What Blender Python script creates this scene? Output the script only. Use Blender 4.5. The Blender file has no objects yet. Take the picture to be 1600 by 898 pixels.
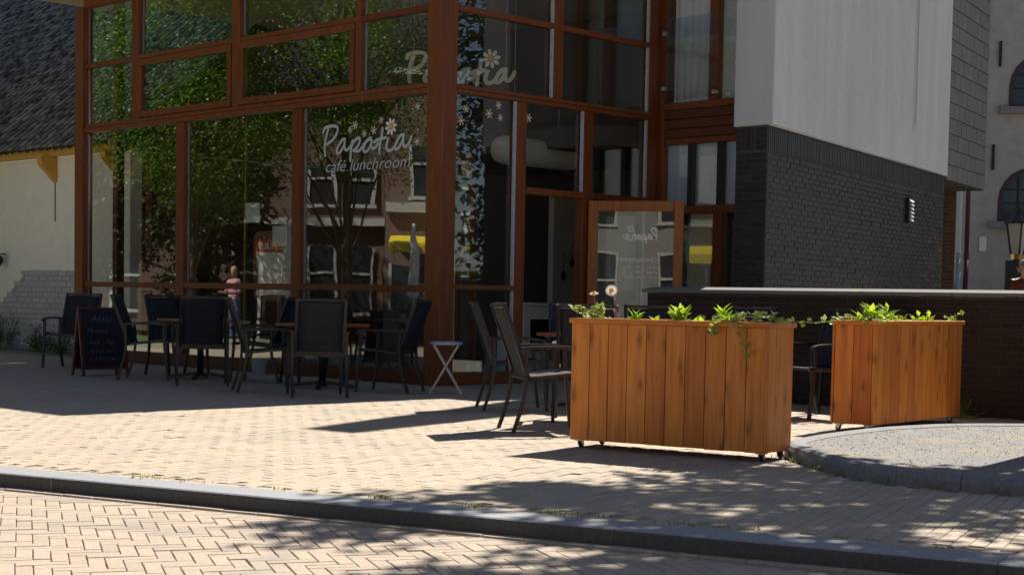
import bpy, bmesh, math, random
from mathutils import Vector, Matrix, noise as mnoise
R = math.radians
rnd = random.Random(7)
scene = bpy.context.scene
col = scene.collection

# ------------------------------------------------------------------ camera
cam_d = bpy.data.cameras.new('camera')
cam = bpy.data.objects.new('camera', cam_d); col.objects.link(cam)
cam_d.sensor_fit = 'HORIZONTAL'; cam_d.sensor_width = 36.0
cam_d.lens = 2453.6 / 1600 * 36.0
cam_d.shift_y = (600 - 449) / 1600          # the photograph is cropped below
cam_d.clip_start = 0.1; cam_d.clip_end = 2000
PITCH, ROLL = 0.05484, 0.01818
_fw = Vector((0, math.cos(PITCH), -math.sin(PITCH))); _up = Vector((0, math.sin(PITCH), math.cos(PITCH))); _rt = Vector((1, 0, 0))
_r2 = _rt * math.cos(ROLL) + _up * math.sin(ROLL); _u2 = -_rt * math.sin(ROLL) + _up * math.cos(ROLL)
cam.matrix_world = Matrix(((_r2.x, _u2.x, -_fw.x, 0), (_r2.y, _u2.y, -_fw.y, 0), (_r2.z, _u2.z, -_fw.z, 1.0), (0, 0, 0, 1)))
scene.camera = cam

# ------------------------------------------------------------------ sky, sun, exposure
SUN_AZ, SUN_EL = R(31.2), R(48.5)             # azimuth from +Y towards +X
world = bpy.data.worlds.new('World'); scene.world = world; world.use_nodes = True
wn = world.node_tree.nodes; wl = world.node_tree.links
sky = wn.new('ShaderNodeTexSky'); sky.sky_type = 'NISHITA'; sky.sun_disc = False
sky.sun_elevation = SUN_EL; sky.sun_rotation = SUN_AZ; sky.air_density = 0.7; sky.dust_density = 0.7; sky.ozone_density = 1.0
wn['Background'].inputs['Strength'].default_value = 0.05
wl.new(sky.outputs[0], wn['Background'].inputs['Color'])
sun_d = bpy.data.lights.new('sun', 'SUN'); sun_d.energy = 5.0; sun_d.angle = R(0.53); sun_d.color = (1.0, 0.945, 0.86)
sun = bpy.data.objects.new('sun', sun_d); col.objects.link(sun)
SD = Vector((math.sin(SUN_AZ) * math.cos(SUN_EL), math.cos(SUN_AZ) * math.cos(SUN_EL), math.sin(SUN_EL)))
sun.rotation_euler = SD.to_track_quat('Z', 'Y').to_euler(); sun.location = SD * 60
vs = scene.view_settings
vs.view_transform = 'Standard'; vs.look = 'None'; vs.gamma = 1.0; vs.use_curve_mapping = False
vs.exposure = 1.02
scene.cycles.max_bounces = 10; scene.cycles.transparent_max_bounces = 24; scene.cycles.sample_clamp_indirect = 6.0

# ------------------------------------------------------------------ materials
def srgb(r, g, b):
    f = lambda c: (c / 255 / 12.92) if c <= 10 else ((c / 255 + 0.055) / 1.055) ** 2.4
    return (f(r), f(g), f(b))
class NT:
    def __init__(s, name):
        s.m = bpy.data.materials.new(name); s.m.use_nodes = True
        s.t = s.m.node_tree; s.n = s.t.nodes; s.l = s.t.links
        s.b = s.n.get('Principled BSDF'); s.out = s.n.get('Material Output')
    def new(s, t, **kw):
        o = s.n.new('ShaderNode' + t)
        for k, v in kw.items(): setattr(o, k, v)
        return o
    def link(s, a, b): s.l.new(a, b)
    def coord(s, scale=(1, 1, 1), kind='Object', per_object=0.0):
        tc = s.new('TexCoord'); mp = s.new('Mapping'); mp.inputs['Scale'].default_value = scale
        s.link(tc.outputs[kind], mp.inputs['Vector'])
        if per_object:
            oi = s.new('ObjectInfo'); mu = s.new('Math', operation='MULTIPLY'); mu.inputs[1].default_value = per_object
            s.link(oi.outputs['Random'], mu.inputs[0]); cb = s.new('CombineXYZ')
            for i in range(3): s.link(mu.outputs[0], cb.inputs[i])
            s.link(cb.outputs[0], mp.inputs['Location'])
        return mp.outputs[0]
    def noise(s, vec, scale, detail=4, rough=0.55):
        o = s.new('TexNoise'); o.inputs['Scale'].default_value = scale; o.inputs['Detail'].default_value = detail
        o.inputs['Roughness'].default_value = rough
        if vec is not None: s.link(vec, o.inputs['Vector'])
        return o.outputs['Fac']
    def ramp(s, fac, stops):
        o = s.new('ValToRGB'); e = o.color_ramp.elements
        while len(e) > 1: e.remove(e[-1])
        for i, (p, c) in enumerate(stops):
            q = e[0] if i == 0 else e.new(p)
            q.position = p; q.color = (*c, 1) if len(c) == 3 else c
        s.link(fac, o.inputs[0]); return o.outputs[0]
    def mix(s, a, b, fac, mode='MIX'):
        o = s.new('Mix', data_type='RGBA', blend_type=mode)
        for sock, v in ((o.inputs[0], fac), (o.inputs[6], a), (o.inputs[7], b)):
            if isinstance(v, (int, float)): sock.default_value = v
            elif isinstance(v, tuple): sock.default_value = (*v, 1)
            else: s.link(v, sock)
        return o.outputs[2]
    def math(s, op, a, b=0.0, clamp=False):
        o = s.new('Math', operation=op); o.use_clamp = clamp
        for i, v in enumerate((a, b)):
            if isinstance(v, (int, float)): o.inputs[i].default_value = v
            else: s.link(v, o.inputs[i])
        return o.outputs[0]
    def rand(s):
        oi = s.new('ObjectInfo'); g = s.new('NewGeometry')
        return s.math('FRACT', s.math('ADD', oi.outputs['Random'], g.outputs['Random Per Island']))
    def bump(s, h, strength=0.3, dist=0.01):
        o = s.new('Bump'); o.inputs['Strength'].default_value = strength; o.inputs['Distance'].default_value = dist
        s.link(h, o.inputs['Height']); s.link(o.outputs[0], s.b.inputs['Normal'])
    def base(s, c, rough=0.7, spec=0.3, metal=0.0):
        if isinstance(c, tuple): s.b.inputs['Base Color'].default_value = (*c, 1)
        else: s.link(c, s.b.inputs['Base Color'])
        if isinstance(rough, (int, float)): s.b.inputs['Roughness'].default_value = rough
        else: s.link(rough, s.b.inputs['Roughness'])
        s.b.inputs['Specular IOR Level'].default_value = spec; s.b.inputs['Metallic'].default_value = metal
        return s.m
M = {}
def plain(name, c, rough=0.6, spec=0.3, metal=0.0, var=0.15, scale=18, bump=0.0):
    t = NT(name); v = t.coord()
    n = t.noise(v, scale, 5)
    cc = t.ramp(n, [(0.25, tuple(x * (1 - var) for x in c)), (0.75, tuple(min(1, x * (1 + var)) for x in c))])
    if bump: t.bump(n, bump, 0.005)
    M[name] = t.base(cc, rough, spec, metal); return M[name]
def brickmat(name, cols, rough=0.85, fine=60, var=0.25, bump=0.35, patch=None):
    t = NT(name); r = t.rand(); k = len(cols)
    c = t.ramp(r, [((i + 0.5) / k, q) for i, q in enumerate(cols)])
    tc = t.new('TexCoord'); g = t.new('NewGeometry')
    n = t.noise(g.outputs['Position'], fine, 6, 0.65)
    d = t.ramp(n, [(0.3, (1 - var,) * 3), (0.7, (1 + var * 0.5,) * 3)])
    c = t.mix(c, d, 1.0, 'MULTIPLY')
    if patch:
        n2 = t.noise(g.outputs['Position'], patch[0], 4, 0.6)
        c = t.mix(c, patch[1], t.math('MULTIPLY', t.ramp(n2, [(patch[2], (0, 0, 0)), (patch[2] + 0.18, (1, 1, 1))]), patch[3]))
    t.bump(n, bump, 0.004)
    M[name] = t.base(c, rough, 0.25)
    return M[name]
brickmat('sidewalk_brick', [(0.405, 0.332, 0.245), (0.38, 0.315, 0.238), (0.43, 0.353, 0.262), (0.355, 0.295, 0.228), (0.41, 0.322, 0.24), (0.385, 0.325, 0.252), (0.415, 0.342, 0.254)], var=0.22, patch=(0.9, (0.26, 0.232, 0.198), 0.50, 0.42))
brickmat('road_brick', [(0.37, 0.30, 0.225), (0.40, 0.328, 0.248), (0.385, 0.312, 0.24), (0.345, 0.288, 0.226), (0.395, 0.312, 0.236)], var=0.22, patch=(1.6, (0.20, 0.188, 0.18), 0.56, 0.55))
brickmat('black_brick', [(0.022, 0.021, 0.022), (0.030, 0.027, 0.026), (0.026, 0.022, 0.021), (0.036, 0.031, 0.029), (0.019, 0.019, 0.021)], rough=0.42, fine=45, bump=0.3)
brickmat('wall_brick', [(0.042, 0.025, 0.020), (0.034, 0.021, 0.018), (0.048, 0.029, 0.022), (0.036, 0.024, 0.020), (0.044, 0.023, 0.018)], fine=40, patch=(1.2, (0.035, 0.033, 0.022), 0.5, 0.6))
brickmat('brown_brick', [(0.12, 0.06, 0.04), (0.15, 0.075, 0.05), (0.10, 0.05, 0.035)])
brickmat('white_brick', [(0.50, 0.49, 0.50), (0.46, 0.46, 0.47), (0.54, 0.53, 0.52)], var=0.12, bump=0.6, fine=25)
brickmat('street_house_brick', [(0.20, 0.125, 0.095), (0.23, 0.145, 0.105), (0.17, 0.11, 0.085)])
brickmat('slate', [(0.155, 0.145, 0.15), (0.175, 0.162, 0.165), (0.14, 0.13, 0.138), (0.165, 0.15, 0.15)], rough=0.5, fine=14, var=0.12, bump=0.1)
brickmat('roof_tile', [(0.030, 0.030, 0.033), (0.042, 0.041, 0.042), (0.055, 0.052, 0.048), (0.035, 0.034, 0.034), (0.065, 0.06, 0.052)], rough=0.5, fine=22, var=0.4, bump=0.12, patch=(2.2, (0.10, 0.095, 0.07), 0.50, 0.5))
def light_tile_crowns():  # pale tile crowns: streaks of grazing sun put into the colour
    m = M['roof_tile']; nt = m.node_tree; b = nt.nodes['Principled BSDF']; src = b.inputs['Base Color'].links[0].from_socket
    at = nt.nodes.new('ShaderNodeAttribute'); at.attribute_name = 'crown_light'; g = nt.nodes.new('ShaderNodeNewGeometry'); n = nt.nodes.new('ShaderNodeTexNoise'); n.inputs['Scale'].default_value = 5.0; n.inputs['Detail'].default_value = 6
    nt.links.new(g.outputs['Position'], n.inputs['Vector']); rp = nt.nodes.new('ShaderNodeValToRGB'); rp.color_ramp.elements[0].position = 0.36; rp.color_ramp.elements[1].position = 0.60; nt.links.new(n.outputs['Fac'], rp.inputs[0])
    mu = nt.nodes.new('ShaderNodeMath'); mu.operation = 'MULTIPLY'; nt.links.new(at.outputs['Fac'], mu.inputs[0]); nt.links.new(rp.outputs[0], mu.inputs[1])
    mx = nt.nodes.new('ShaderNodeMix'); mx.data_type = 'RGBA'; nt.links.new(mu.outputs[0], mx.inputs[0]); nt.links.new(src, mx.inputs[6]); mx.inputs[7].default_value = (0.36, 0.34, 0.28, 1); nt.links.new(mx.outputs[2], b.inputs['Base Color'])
light_tile_crowns()
plain('mortar_dark', (0.075, 0.073, 0.071), 0.95); plain('mortar_wall', (0.062, 0.055, 0.046), 0.95); plain('mortar_light', (0.16, 0.145, 0.125), 0.95); plain('mortar_white', (0.36, 0.34, 0.32), 0.9)
plain('joint_sand', (0.26, 0.22, 0.165), 0.95, scale=60)
plain('concrete', (0.36, 0.36, 0.35), 0.85, bump=0.3, scale=40, var=0.2)
plain('concrete_dark', (0.19, 0.19, 0.19), 0.85, bump=0.3, scale=40, var=0.25)
plain('dark_metal', (0.026, 0.025, 0.027), 0.42, 0.5, 0.3)
plain('black_paint', (0.015, 0.015, 0.017), 0.4, 0.4)
plain('steel', (0.45, 0.46, 0.47), 0.35, 0.5, 0.8); plain('rubber', (0.02, 0.02, 0.02), 0.8)
plain('cream_plaster', (0.88, 0.84, 0.73), 0.9, scale=4, var=0.05, bump=0.15)
plain('ochre_paint', (0.60, 0.35, 0.06), 0.5, scale=10, var=0.12)
plain('gable_plaster', (0.42, 0.40, 0.375), 0.95, scale=3, var=0.16, bump=0.3)
plain('stone_trim', (0.25, 0.24, 0.23), 0.9)
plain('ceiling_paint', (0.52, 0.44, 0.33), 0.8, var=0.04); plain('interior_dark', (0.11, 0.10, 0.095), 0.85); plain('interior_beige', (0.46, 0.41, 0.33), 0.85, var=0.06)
plain('floor_tile', (0.22, 0.20, 0.18), 0.4, scale=6); plain('column_paint', (0.22, 0.22, 0.28), 0.6, var=0.05)
plain('white_paint', (0.78, 0.77, 0.74), 0.45, var=0.05); plain('lamp_shade', (0.72, 0.72, 0.68), 0.6, var=0.04); plain('blue_grey', (0.38, 0.44, 0.50), 0.4)
plain('teal', (0.20, 0.48, 0.52), 0.4); plain('navy_seat', (0.34, 0.39, 0.52), 0.6); plain('cream_metal', (0.62, 0.56, 0.47), 0.4)
plain('chalkboard', (0.012, 0.014, 0.022), 0.6); plain('chalk', (0.20, 0.215, 0.26), 0.9); plain('decal', (0.50, 0.55, 0.53), 0.6, var=0.03); plain('decal_tan', (0.52, 0.48, 0.36), 0.6, var=0.05); plain('petal', (0.85, 0.84, 0.80), 0.6, var=0.04); plain('yolk', (0.75, 0.42, 0.03), 0.6); plain('sign_tan', (0.78, 0.68, 0.50), 0.6, var=0.08)
plain('red_sign', (0.55, 0.03, 0.04), 0.5); plain('yellow_awning', (0.80, 0.58, 0.03), 0.7); plain('paper', (0.62, 0.63, 0.56), 0.8); plain('bark', (0.10, 0.075, 0.055), 0.95, scale=14, var=0.4, bump=0.8)
plain('soil', (0.05, 0.038, 0.028), 0.95, scale=50, var=0.5); plain('stem_green', (0.13, 0.22, 0.04), 0.6); plain('stem_red', (0.28, 0.07, 0.05), 0.6)
plain('skin', (0.48, 0.28, 0.19), 0.6, var=0.04); plain('hair_blond', (0.42, 0.24, 0.10), 0.6, scale=60); plain('pink_cloth', (0.50, 0.25, 0.28), 0.9, scale=30, var=0.5); plain('denim', (0.07, 0.10, 0.18), 0.9); plain('grey_cloth', (0.30, 0.31, 0.33), 0.9); plain('red_cloth', (0.30, 0.05, 0.05), 0.9)
plain('curtain', (0.84, 0.85, 0.86), 0.9, scale=3, var=0.05); plain('blind', (0.58, 0.64, 0.78), 0.8, scale=2, var=0.08); plain('terracotta', (0.3, 0.12, 0.06), 0.8); plain('pipe_grey', (0.36, 0.42, 0.50), 0.4, 0.5); plain('pipe_red', (0.075, 0.03, 0.035), 0.5)
plain('lantern_glass', (0.35, 0.36, 0.34), 0.2, 0.5); plain('brass', (0.30, 0.20, 0.06), 0.35, 0.5, 0.9)
plain('window_dark', (0.03, 0.035, 0.04), 0.08, 0.5); plain('kerb_face_shade', (0.085, 0.08, 0.075), 0.85, bump=0.3, scale=50, var=0.3); plain('house_trim', (0.45, 0.44, 0.42), 0.6)
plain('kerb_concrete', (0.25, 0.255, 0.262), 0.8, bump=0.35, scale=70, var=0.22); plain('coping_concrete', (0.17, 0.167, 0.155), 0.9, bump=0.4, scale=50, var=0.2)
plain('verge_grass', (0.075, 0.11, 0.03), 0.9, scale=8, var=0.5)

def wood(name, light, mid, dark, rough=0.5, grain=(22, 22, 1.3), knots=True, spec=0.3, axis=2):
    t = NT(name); v = t.coord(grain, per_object=37.0)
    n1 = t.noise(v, 1.0, 6, 0.6); n2 = t.noise(v, 3.6, 3, 0.5)
    c = t.ramp(t.math('ADD', t.math('MULTIPLY', n1, 0.7), t.math('MULTIPLY', n2, 0.3)), [(0.30, dark), (0.48, mid), (0.68, light)])
    oi = t.new('ObjectInfo')
    c = t.mix(c, t.ramp(oi.outputs['Random'], [(0.0, (0.82, 0.74, 0.68)), (0.5, (1, 1, 1)), (1.0, (1.10, 1.16, 1.16))]), 1.0, 'MULTIPLY')
    if knots:
        sx = t.new('SeparateXYZ'); tc2 = t.new('TexCoord'); t.link(tc2.outputs['Object'], sx.inputs[0]); cx = t.new('CombineXYZ'); oi2 = t.new('ObjectInfo')
        t.link(t.math('ADD', t.math('MULTIPLY', t.math('ADD', sx.outputs[0], sx.outputs[1]), 6.5), t.math('MULTIPLY', oi2.outputs['Random'], 53.0)), cx.inputs[0])
        t.link(t.math('ADD', t.math('MULTIPLY', sx.outputs[2], 3.0), t.math('MULTIPLY', oi2.outputs['Random'], 91.0)), cx.inputs[1])
        vo = t.new('TexVoronoi'); vo.voronoi_dimensions = '2D'; vo.inputs['Scale'].default_value = 1.0; t.link(cx.outputs[0], vo.inputs['Vector'])
        k = t.ramp(t.math('ADD', vo.outputs['Distance'], t.math('MULTIPLY', t.math('SUBTRACT', n2, 0.5), 0.12)), [(0.03, (1, 1, 1)), (0.10, (0.55, 0.55, 0.55)), (0.20, (0.12, 0.12, 0.12)), (0.32, (0, 0, 0))])
        sp = t.new('SeparateColor'); t.link(vo.outputs['Color'], sp.inputs[0])
        c = t.mix(c, tuple(x * 0.35 for x in dark), t.math('MULTIPLY', t.math('MULTIPLY', k, t.math('GREATER_THAN', sp.outputs[0], 0.45)), 0.68))
    t.bump(n1, 0.15, 0.003)
    M[name] = t.base(c, rough, spec)
wood('planter_wood', (0.66, 0.255, 0.048), (0.56, 0.185, 0.030), (0.40, 0.105, 0.016), 0.5)
wood('frame_wood', (0.225, 0.070, 0.017), (0.165, 0.047, 0.012), (0.10, 0.028, 0.008), 0.42, (30, 30, 2.0), False)
wood('door_wood', (0.40, 0.15, 0.038), (0.32, 0.108, 0.026), (0.22, 0.066, 0.016), 0.42, (30, 30, 2.0), False)
wood('panel_wood', (0.13, 0.042, 0.015), (0.10, 0.032, 0.012), (0.07, 0.022, 0.009), 0.45, (3.0, 3.0, 30), False)
wood('table_wood', (0.46, 0.19, 0.07), (0.38, 0.14, 0.05), (0.28, 0.09, 0.03), 0.4, (3, 30, 30), False)

def fabric(name, c):
    t = NT(name); v = t.coord((1, 1, 1)); ch = t.new('TexWave'); ch.inputs['Scale'].default_value = 160; t.link(v, ch.inputs['Vector'])
    n = t.noise(v, 30, 3)
    cc = t.mix(c, tuple(x * 1.6 for x in c), n)
    t.bump(ch.outputs['Fac'], 0.15, 0.002); M[name] = t.base(cc, 0.75, 0.35)
fabric('sling', (0.012, 0.013, 0.019))
def stucco():
    t = NT('stucco'); v = t.coord(); n = t.noise(v, 45, 5, 0.7); s = t.noise(t.coord((2.2, 2.2, 0.22)), 1.0, 5, 0.6); big = t.noise(v, 0.8, 3)
    c = t.ramp(s, [(0.25, (0.48, 0.495, 0.525)), (0.7, (0.62, 0.632, 0.65))])
    c = t.mix(c, (0.43, 0.44, 0.46), t.math('MULTIPLY', big, 0.3))
    t.bump(t.math('ADD', n, t.math('MULTIPLY', t.noise(v, 6, 3), 1.2)), 0.45, 0.006); M['stucco'] = t.base(c, 0.92, 0.2)
stucco()
def gravel():
    t = NT('gravel'); v = t.coord(); vo = t.new('TexVoronoi'); vo.inputs['Scale'].default_value = 70; t.link(v, vo.inputs['Vector'])
    sp = t.new('SeparateColor'); t.link(vo.outputs['Color'], sp.inputs[0])
    c = t.ramp(sp.outputs[0], [(0.1, (0.14, 0.137, 0.13)), (0.5, (0.18, 0.175, 0.165)), (0.9, (0.26, 0.252, 0.238))])
    c = t.mix(c, (0.30, 0.23, 0.13), t.math('MULTIPLY', t.ramp(t.noise(v, 2.4, 4), [(0.5, (0, 0, 0)), (0.68, (1, 1, 1))]), 0.5))
    t.bump(vo.outputs['Distance'], 0.35, 0.006); M['gravel'] = t.base(c, 0.95, 0.2)
gravel()
def leafmat(name, a, b, trans=0.4, tint=(1.6, 1.5, 0.5)):
    t = NT(name); r = t.rand(); c = t.ramp(r, [(0.0, a), (1.0, b)])
    df = t.new('BsdfDiffuse'); tr = t.new('BsdfTranslucent'); gl = t.new('BsdfGlossy'); gl.inputs['Roughness'].default_value = 0.35
    t.link(c, df.inputs['Color']); t.link(t.mix(c, tint, 1.0, 'MULTIPLY'), tr.inputs['Color'])
    m1 = t.new('MixShader'); m1.inputs[0].default_value = trans; t.link(df.outputs[0], m1.inputs[1]); t.link(tr.outputs[0], m1.inputs[2])
    m2 = t.new('MixShader'); m2.inputs[0].default_value = 0.025; t.link(m1.outputs[0], m2.inputs[1]); t.link(gl.outputs[0], m2.inputs[2])
    t.link(m2.outputs[0], t.out.inputs['Surface']); t.n.remove(t.b); M[name] = t.m
leafmat('leaf_tree', (0.045, 0.105, 0.014), (0.14, 0.25, 0.038)); leafmat('leaf_dense', (0.04, 0.08, 0.012), (0.09, 0.15, 0.03), 0.12); leafmat('leaf_yew', (0.012, 0.028, 0.008), (0.03, 0.055, 0.014), 0.15); leafmat('leaf_bush', (0.03, 0.07, 0.012), (0.075, 0.13, 0.025))
leafmat('leaf_bright', (0.20, 0.32, 0.04), (0.34, 0.46, 0.07)); leafmat('leaf_ivy', (0.17, 0.27, 0.05), (0.42, 0.46, 0.20)); leafmat('petal_soft', (0.78, 0.77, 0.72), (0.85, 0.84, 0.80), 0.5, (1.0, 1.0, 0.97)); leafmat('grass_blade', (0.10, 0.16, 0.03), (0.26, 0.26, 0.09))
def glass(name, k=2.4, tint=(0.93, 0.96, 0.94)):
    t = NT(name); lw = t.new('LayerWeight'); lw.inputs['Blend'].default_value = 0.5
    f5 = t.math('POWER', lw.outputs['Facing'], 5.0); fr = t.math('ADD', t.math('MULTIPLY', f5, 0.96), 0.04)
    fac = t.math('MULTIPLY', fr, k, clamp=True)
    tr = t.new('BsdfTransparent'); tr.inputs['Color'].default_value = (*tint, 1)
    gl = t.new('BsdfGlossy'); gl.inputs['Roughness'].default_value = 0.0; gl.inputs['Color'].default_value = (0.95, 0.97, 0.96, 1)
    v = t.coord(); nn = t.noise(v, 0.9, 2); bp = t.new('Bump'); bp.inputs['Strength'].default_value = 0.10; bp.inputs['Distance'].default_value = 0.02
    t.link(nn, bp.inputs['Height']); t.link(bp.outputs[0], gl.inputs['Normal'])
    mx = t.new('MixShader'); t.link(fac, mx.inputs[0]); t.link(tr.outputs[0], mx.inputs[1]); t.link(gl.outputs[0], mx.inputs[2])
    t.link(mx.outputs[0], t.out.inputs['Surface']); t.n.remove(t.b); M[name] = t.m
glass('glass', 3.2); glass('glass_dark', 2.0, (0.90, 0.92, 0.91)); glass('vase_glass', 1.5, (0.9, 0.9, 0.92))
def mirror():
    t = NT('mirror'); M['mirror'] = t.base((0.7, 0.72, 0.7), 0.02, 0.5, 1.0)
mirror()

# ------------------------------------------------------------------ mesh helpers
class MB:
    def __init__(s): s.v = []; s.f = []
    def add(s, vs, fs):
        o = len(s.v); s.v += [tuple(p) for p in vs]; s.f += [tuple(i + o for i in f) for f in fs]; return s
    def box(s, x0, x1, y0, y1, z0, z1, m=None):
        p = [Vector((x, y, z)) for z in (z0, z1) for y in (y0, y1) for x in (x0, x1)]
        if m is not None: p = [m @ q for q in p]
        return s.add(p, [(0, 2, 3, 1), (4, 5, 7, 6), (0, 1, 5, 4), (2, 6, 7, 3), (0, 4, 6, 2), (1, 3, 7, 5)])
    def prism(s, poly, z0, z1):
        n = len(poly)
        vs = [(x, y, z0) for x, y in poly] + [(x, y, z1) for x, y in poly]
        return s.add(vs, [tuple(range(n))[::-1], tuple(range(n, 2 * n))] + [(i, (i + 1) % n, n + (i + 1) % n, n + i) for i in range(n)])
    def tube(s, pts, r, n=8, cap=True):
        pts = [Vector(p) for p in pts]; rr = r if isinstance(r, (list, tuple)) else [r] * len(pts)
        o = len(s.v); k = len(pts); ref = None
        for i, p in enumerate(pts):
            d = (pts[min(i + 1, k - 1)] - pts[max(i - 1, 0)]).normalized()
            a = d.orthogonal().normalized() if ref is None else (ref - d * ref.dot(d)).normalized()
            ref = a; b = d.cross(a)
            for j in range(n):
                t = 2 * math.pi * j / n; s.v.append(tuple(p + (a * math.cos(t) + b * math.sin(t)) * rr[i]))
        for i in range(k - 1):
            for j in range(n):
                s.f.append((o + i * n + j, o + i * n + (j + 1) % n, o + (i + 1) * n + (j + 1) % n, o + (i + 1) * n + j))
        if cap: s.f.append(tuple(o + j for j in range(n))[::-1]); s.f.append(tuple(o + (k - 1) * n + j for j in range(n)))
        return s
    def bar(s, p, q, w, h):
        p, q = Vector(p), Vector(q); d = (q - p).normalized(); up = Vector((0, 0, 1)) if abs(d.z) < 0.95 else Vector((0, 1, 0))
        a = d.cross(up).normalized(); b = a.cross(d)
        vs = [c + a * (i * w / 2) + b * (j * h / 2) for c in (p, q) for i, j in ((-1, -1), (1, -1), (1, 1), (-1, 1))]
        return s.add(vs, [(0, 3, 2, 1), (4, 5, 6, 7)] + [(i, (i + 1) % 4, 4 + (i + 1) % 4, 4 + i) for i in range(4)])
    def lathe(s, prof, n=16, m=None):
        o = len(s.v); k = len(prof)
        for r, z in prof:
            for j in range(n):
                t = 2 * math.pi * j / n; p = Vector((r * math.cos(t), r * math.sin(t), z)); s.v.append(tuple(m @ p if m else p))
        for i in range(k - 1):
            for j in range(n): s.f.append((o + i * n + j, o + i * n + (j + 1) % n, o + (i + 1) * n + (j + 1) % n, o + (i + 1) * n + j))
        s.f.append(tuple(o + j for j in range(n))[::-1]); s.f.append(tuple(o + (k - 1) * n + j for j in range(n)))
        return s
    def mesh(s, name, mat=None, smooth=False):
        me = bpy.data.meshes.new(name); me.from_pydata(s.v, [], s.f); me.update()
        if mat: me.materials.append(M[mat] if isinstance(mat, str) else mat)
        if smooth: me.polygons.foreach_set('use_smooth', [True] * len(me.polygons))
        return me
    def build(s, name, mat, parent=None, smooth=False, bevel=0.0, **kw):
        return mk(name, s.mesh(name, mat, smooth), parent, bevel=bevel, **kw)
def tag(o, label=None, cat=None, group=None, kind=None):
    for k, v in (('label', label), ('category', cat), ('group', group), ('kind', kind)):
        if v: o[k] = v
    return o
def mk(name, me, parent=None, mat=None, bevel=0.0, loc=None, rot=None, **kw):
    o = bpy.data.objects.new(name, me); col.objects.link(o)
    if parent: o.parent = parent
    if loc is not None: o.location = loc
    if rot is not None: o.rotation_euler = rot
    if bevel:
        b = o.modifiers.new('bevel', 'BEVEL'); b.width = bevel; b.segments = 1; b.limit_method = 'ANGLE'
    return tag(o, **kw)
def empty(name, loc=(0, 0, 0), rz=0.0, **kw):
    o = bpy.data.objects.new(name, None); col.objects.link(o); o.location = loc; o.rotation_euler = (0, 0, rz); o.empty_display_size = 0.1
    return tag(o, **kw)
def copy_tree(o, parent=None):
    c = o.copy(); col.objects.link(c); c.parent = parent
    for ch in list(o.children): copy_tree(ch, c)
    return c
def text_mesh(s, size, shear=0.0, extrude=0.001, align='LEFT', width=1.0, offset=0.0):
    cu = bpy.data.curves.new('txt', 'FONT'); cu.body = s; cu.size = size; cu.shear = shear; cu.extrude = extrude; cu.align_x = align; cu.resolution_u = 3; cu.offset = offset
    ob = bpy.data.objects.new('txt', cu); col.objects.link(ob); bpy.context.view_layer.update()
    me = bpy.data.meshes.new_from_object(ob.evaluated_get(bpy.context.evaluated_depsgraph_get()))
    bpy.data.objects.remove(ob); bpy.data.curves.remove(cu); me.materials.clear()
    if width != 1.0: me.transform(Matrix.Diagonal((width, 1, 1, 1)))
    return me
def smooth_line(p, k=5):
    p = [Vector(q) for q in p]; out = []
    for i in range(len(p) - 1):
        a, b, c, d = p[max(i - 1, 0)], p[i], p[i + 1], p[min(i + 2, len(p) - 1)]
        for j in range(k):
            t = j / k
            out.append(0.5 * ((2 * b) + (c - a) * t + (2 * a - 5 * b + 4 * c - d) * t * t + (3 * b - a - 3 * c + d) * t ** 3))
    out.append(p[-1]); return out
def leaf(mb, p, d, up, L, W, bend=0.25):
    d = d.normalized(); s = d.cross(up)
    if s.length < 1e-3: s = d.orthogonal()
    s.normalize(); n = s.cross(d)
    a = p; m1 = p + d * L * 0.45 + n * L * bend * 0.35; e = p + d * L * 0.95 - n * L * bend * 0.25
    mb.add([a, m1 + s * W / 2, m1 - n * W * 0.12, m1 - s * W / 2, e], [(0, 1, 2), (0, 2, 3), (1, 4, 2), (3, 2, 4)])
BT = [(0, 1, 5, 4), (1, 2, 6, 5), (2, 3, 7, 6), (3, 0, 4, 7), (4, 5, 9, 8), (5, 6, 10, 9), (6, 7, 11, 10), (7, 4, 8, 11), (8, 9, 10, 11)]
def brick_verts(L, W, T, c=0.004):
    """a brick lying flat, its top at z=0, edges chamfered, no underside"""
    q = lambda a, b, z: [(-a, -b, z), (a, -b, z), (a, b, z), (-a, b, z)]
    return q(L / 2, W / 2, -T) + q(L / 2, W / 2, -c) + q(L / 2 - c, W / 2 - c, 0)
def wm(o):
    m = o.matrix_basis.copy()
    while o.parent: o = o.parent; m = o.matrix_basis @ m
    return m
def bricks(parent, name, mat, spots, L, W, T, n_obj=300, c=0.004, near=None, wall=None):
    """spots: list of (Matrix, len_scale). The n_obj nearest become objects, the rest one joined part."""
    near = near or Vector((0, 0, 1))
    spots = sorted(spots, key=lambda s: (s[0].translation - near).length)
    shared = {}; base = brick_verts(L, W, T, c); inv = wm(parent).inverted()
    rest = MB()
    for i, (m, ls) in enumerate(spots):
        k = round(ls, 2)
        if i < n_obj:
            if k not in shared:
                b = MB(); b.add([(x * k, y, z) for x, y, z in base], BT); shared[k] = b.mesh(name, mat)
            o = bpy.data.objects.new(name, shared[k]); col.objects.link(o); o.parent = parent; o.matrix_basis = inv @ m
        else:
            mm = inv @ m; rest.add([mm @ Vector((x * k, y, z)) for x, y, z in base], BT)
    if rest.v: rest.build(name + '_field', mat, parent, kind='stuff')
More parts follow.
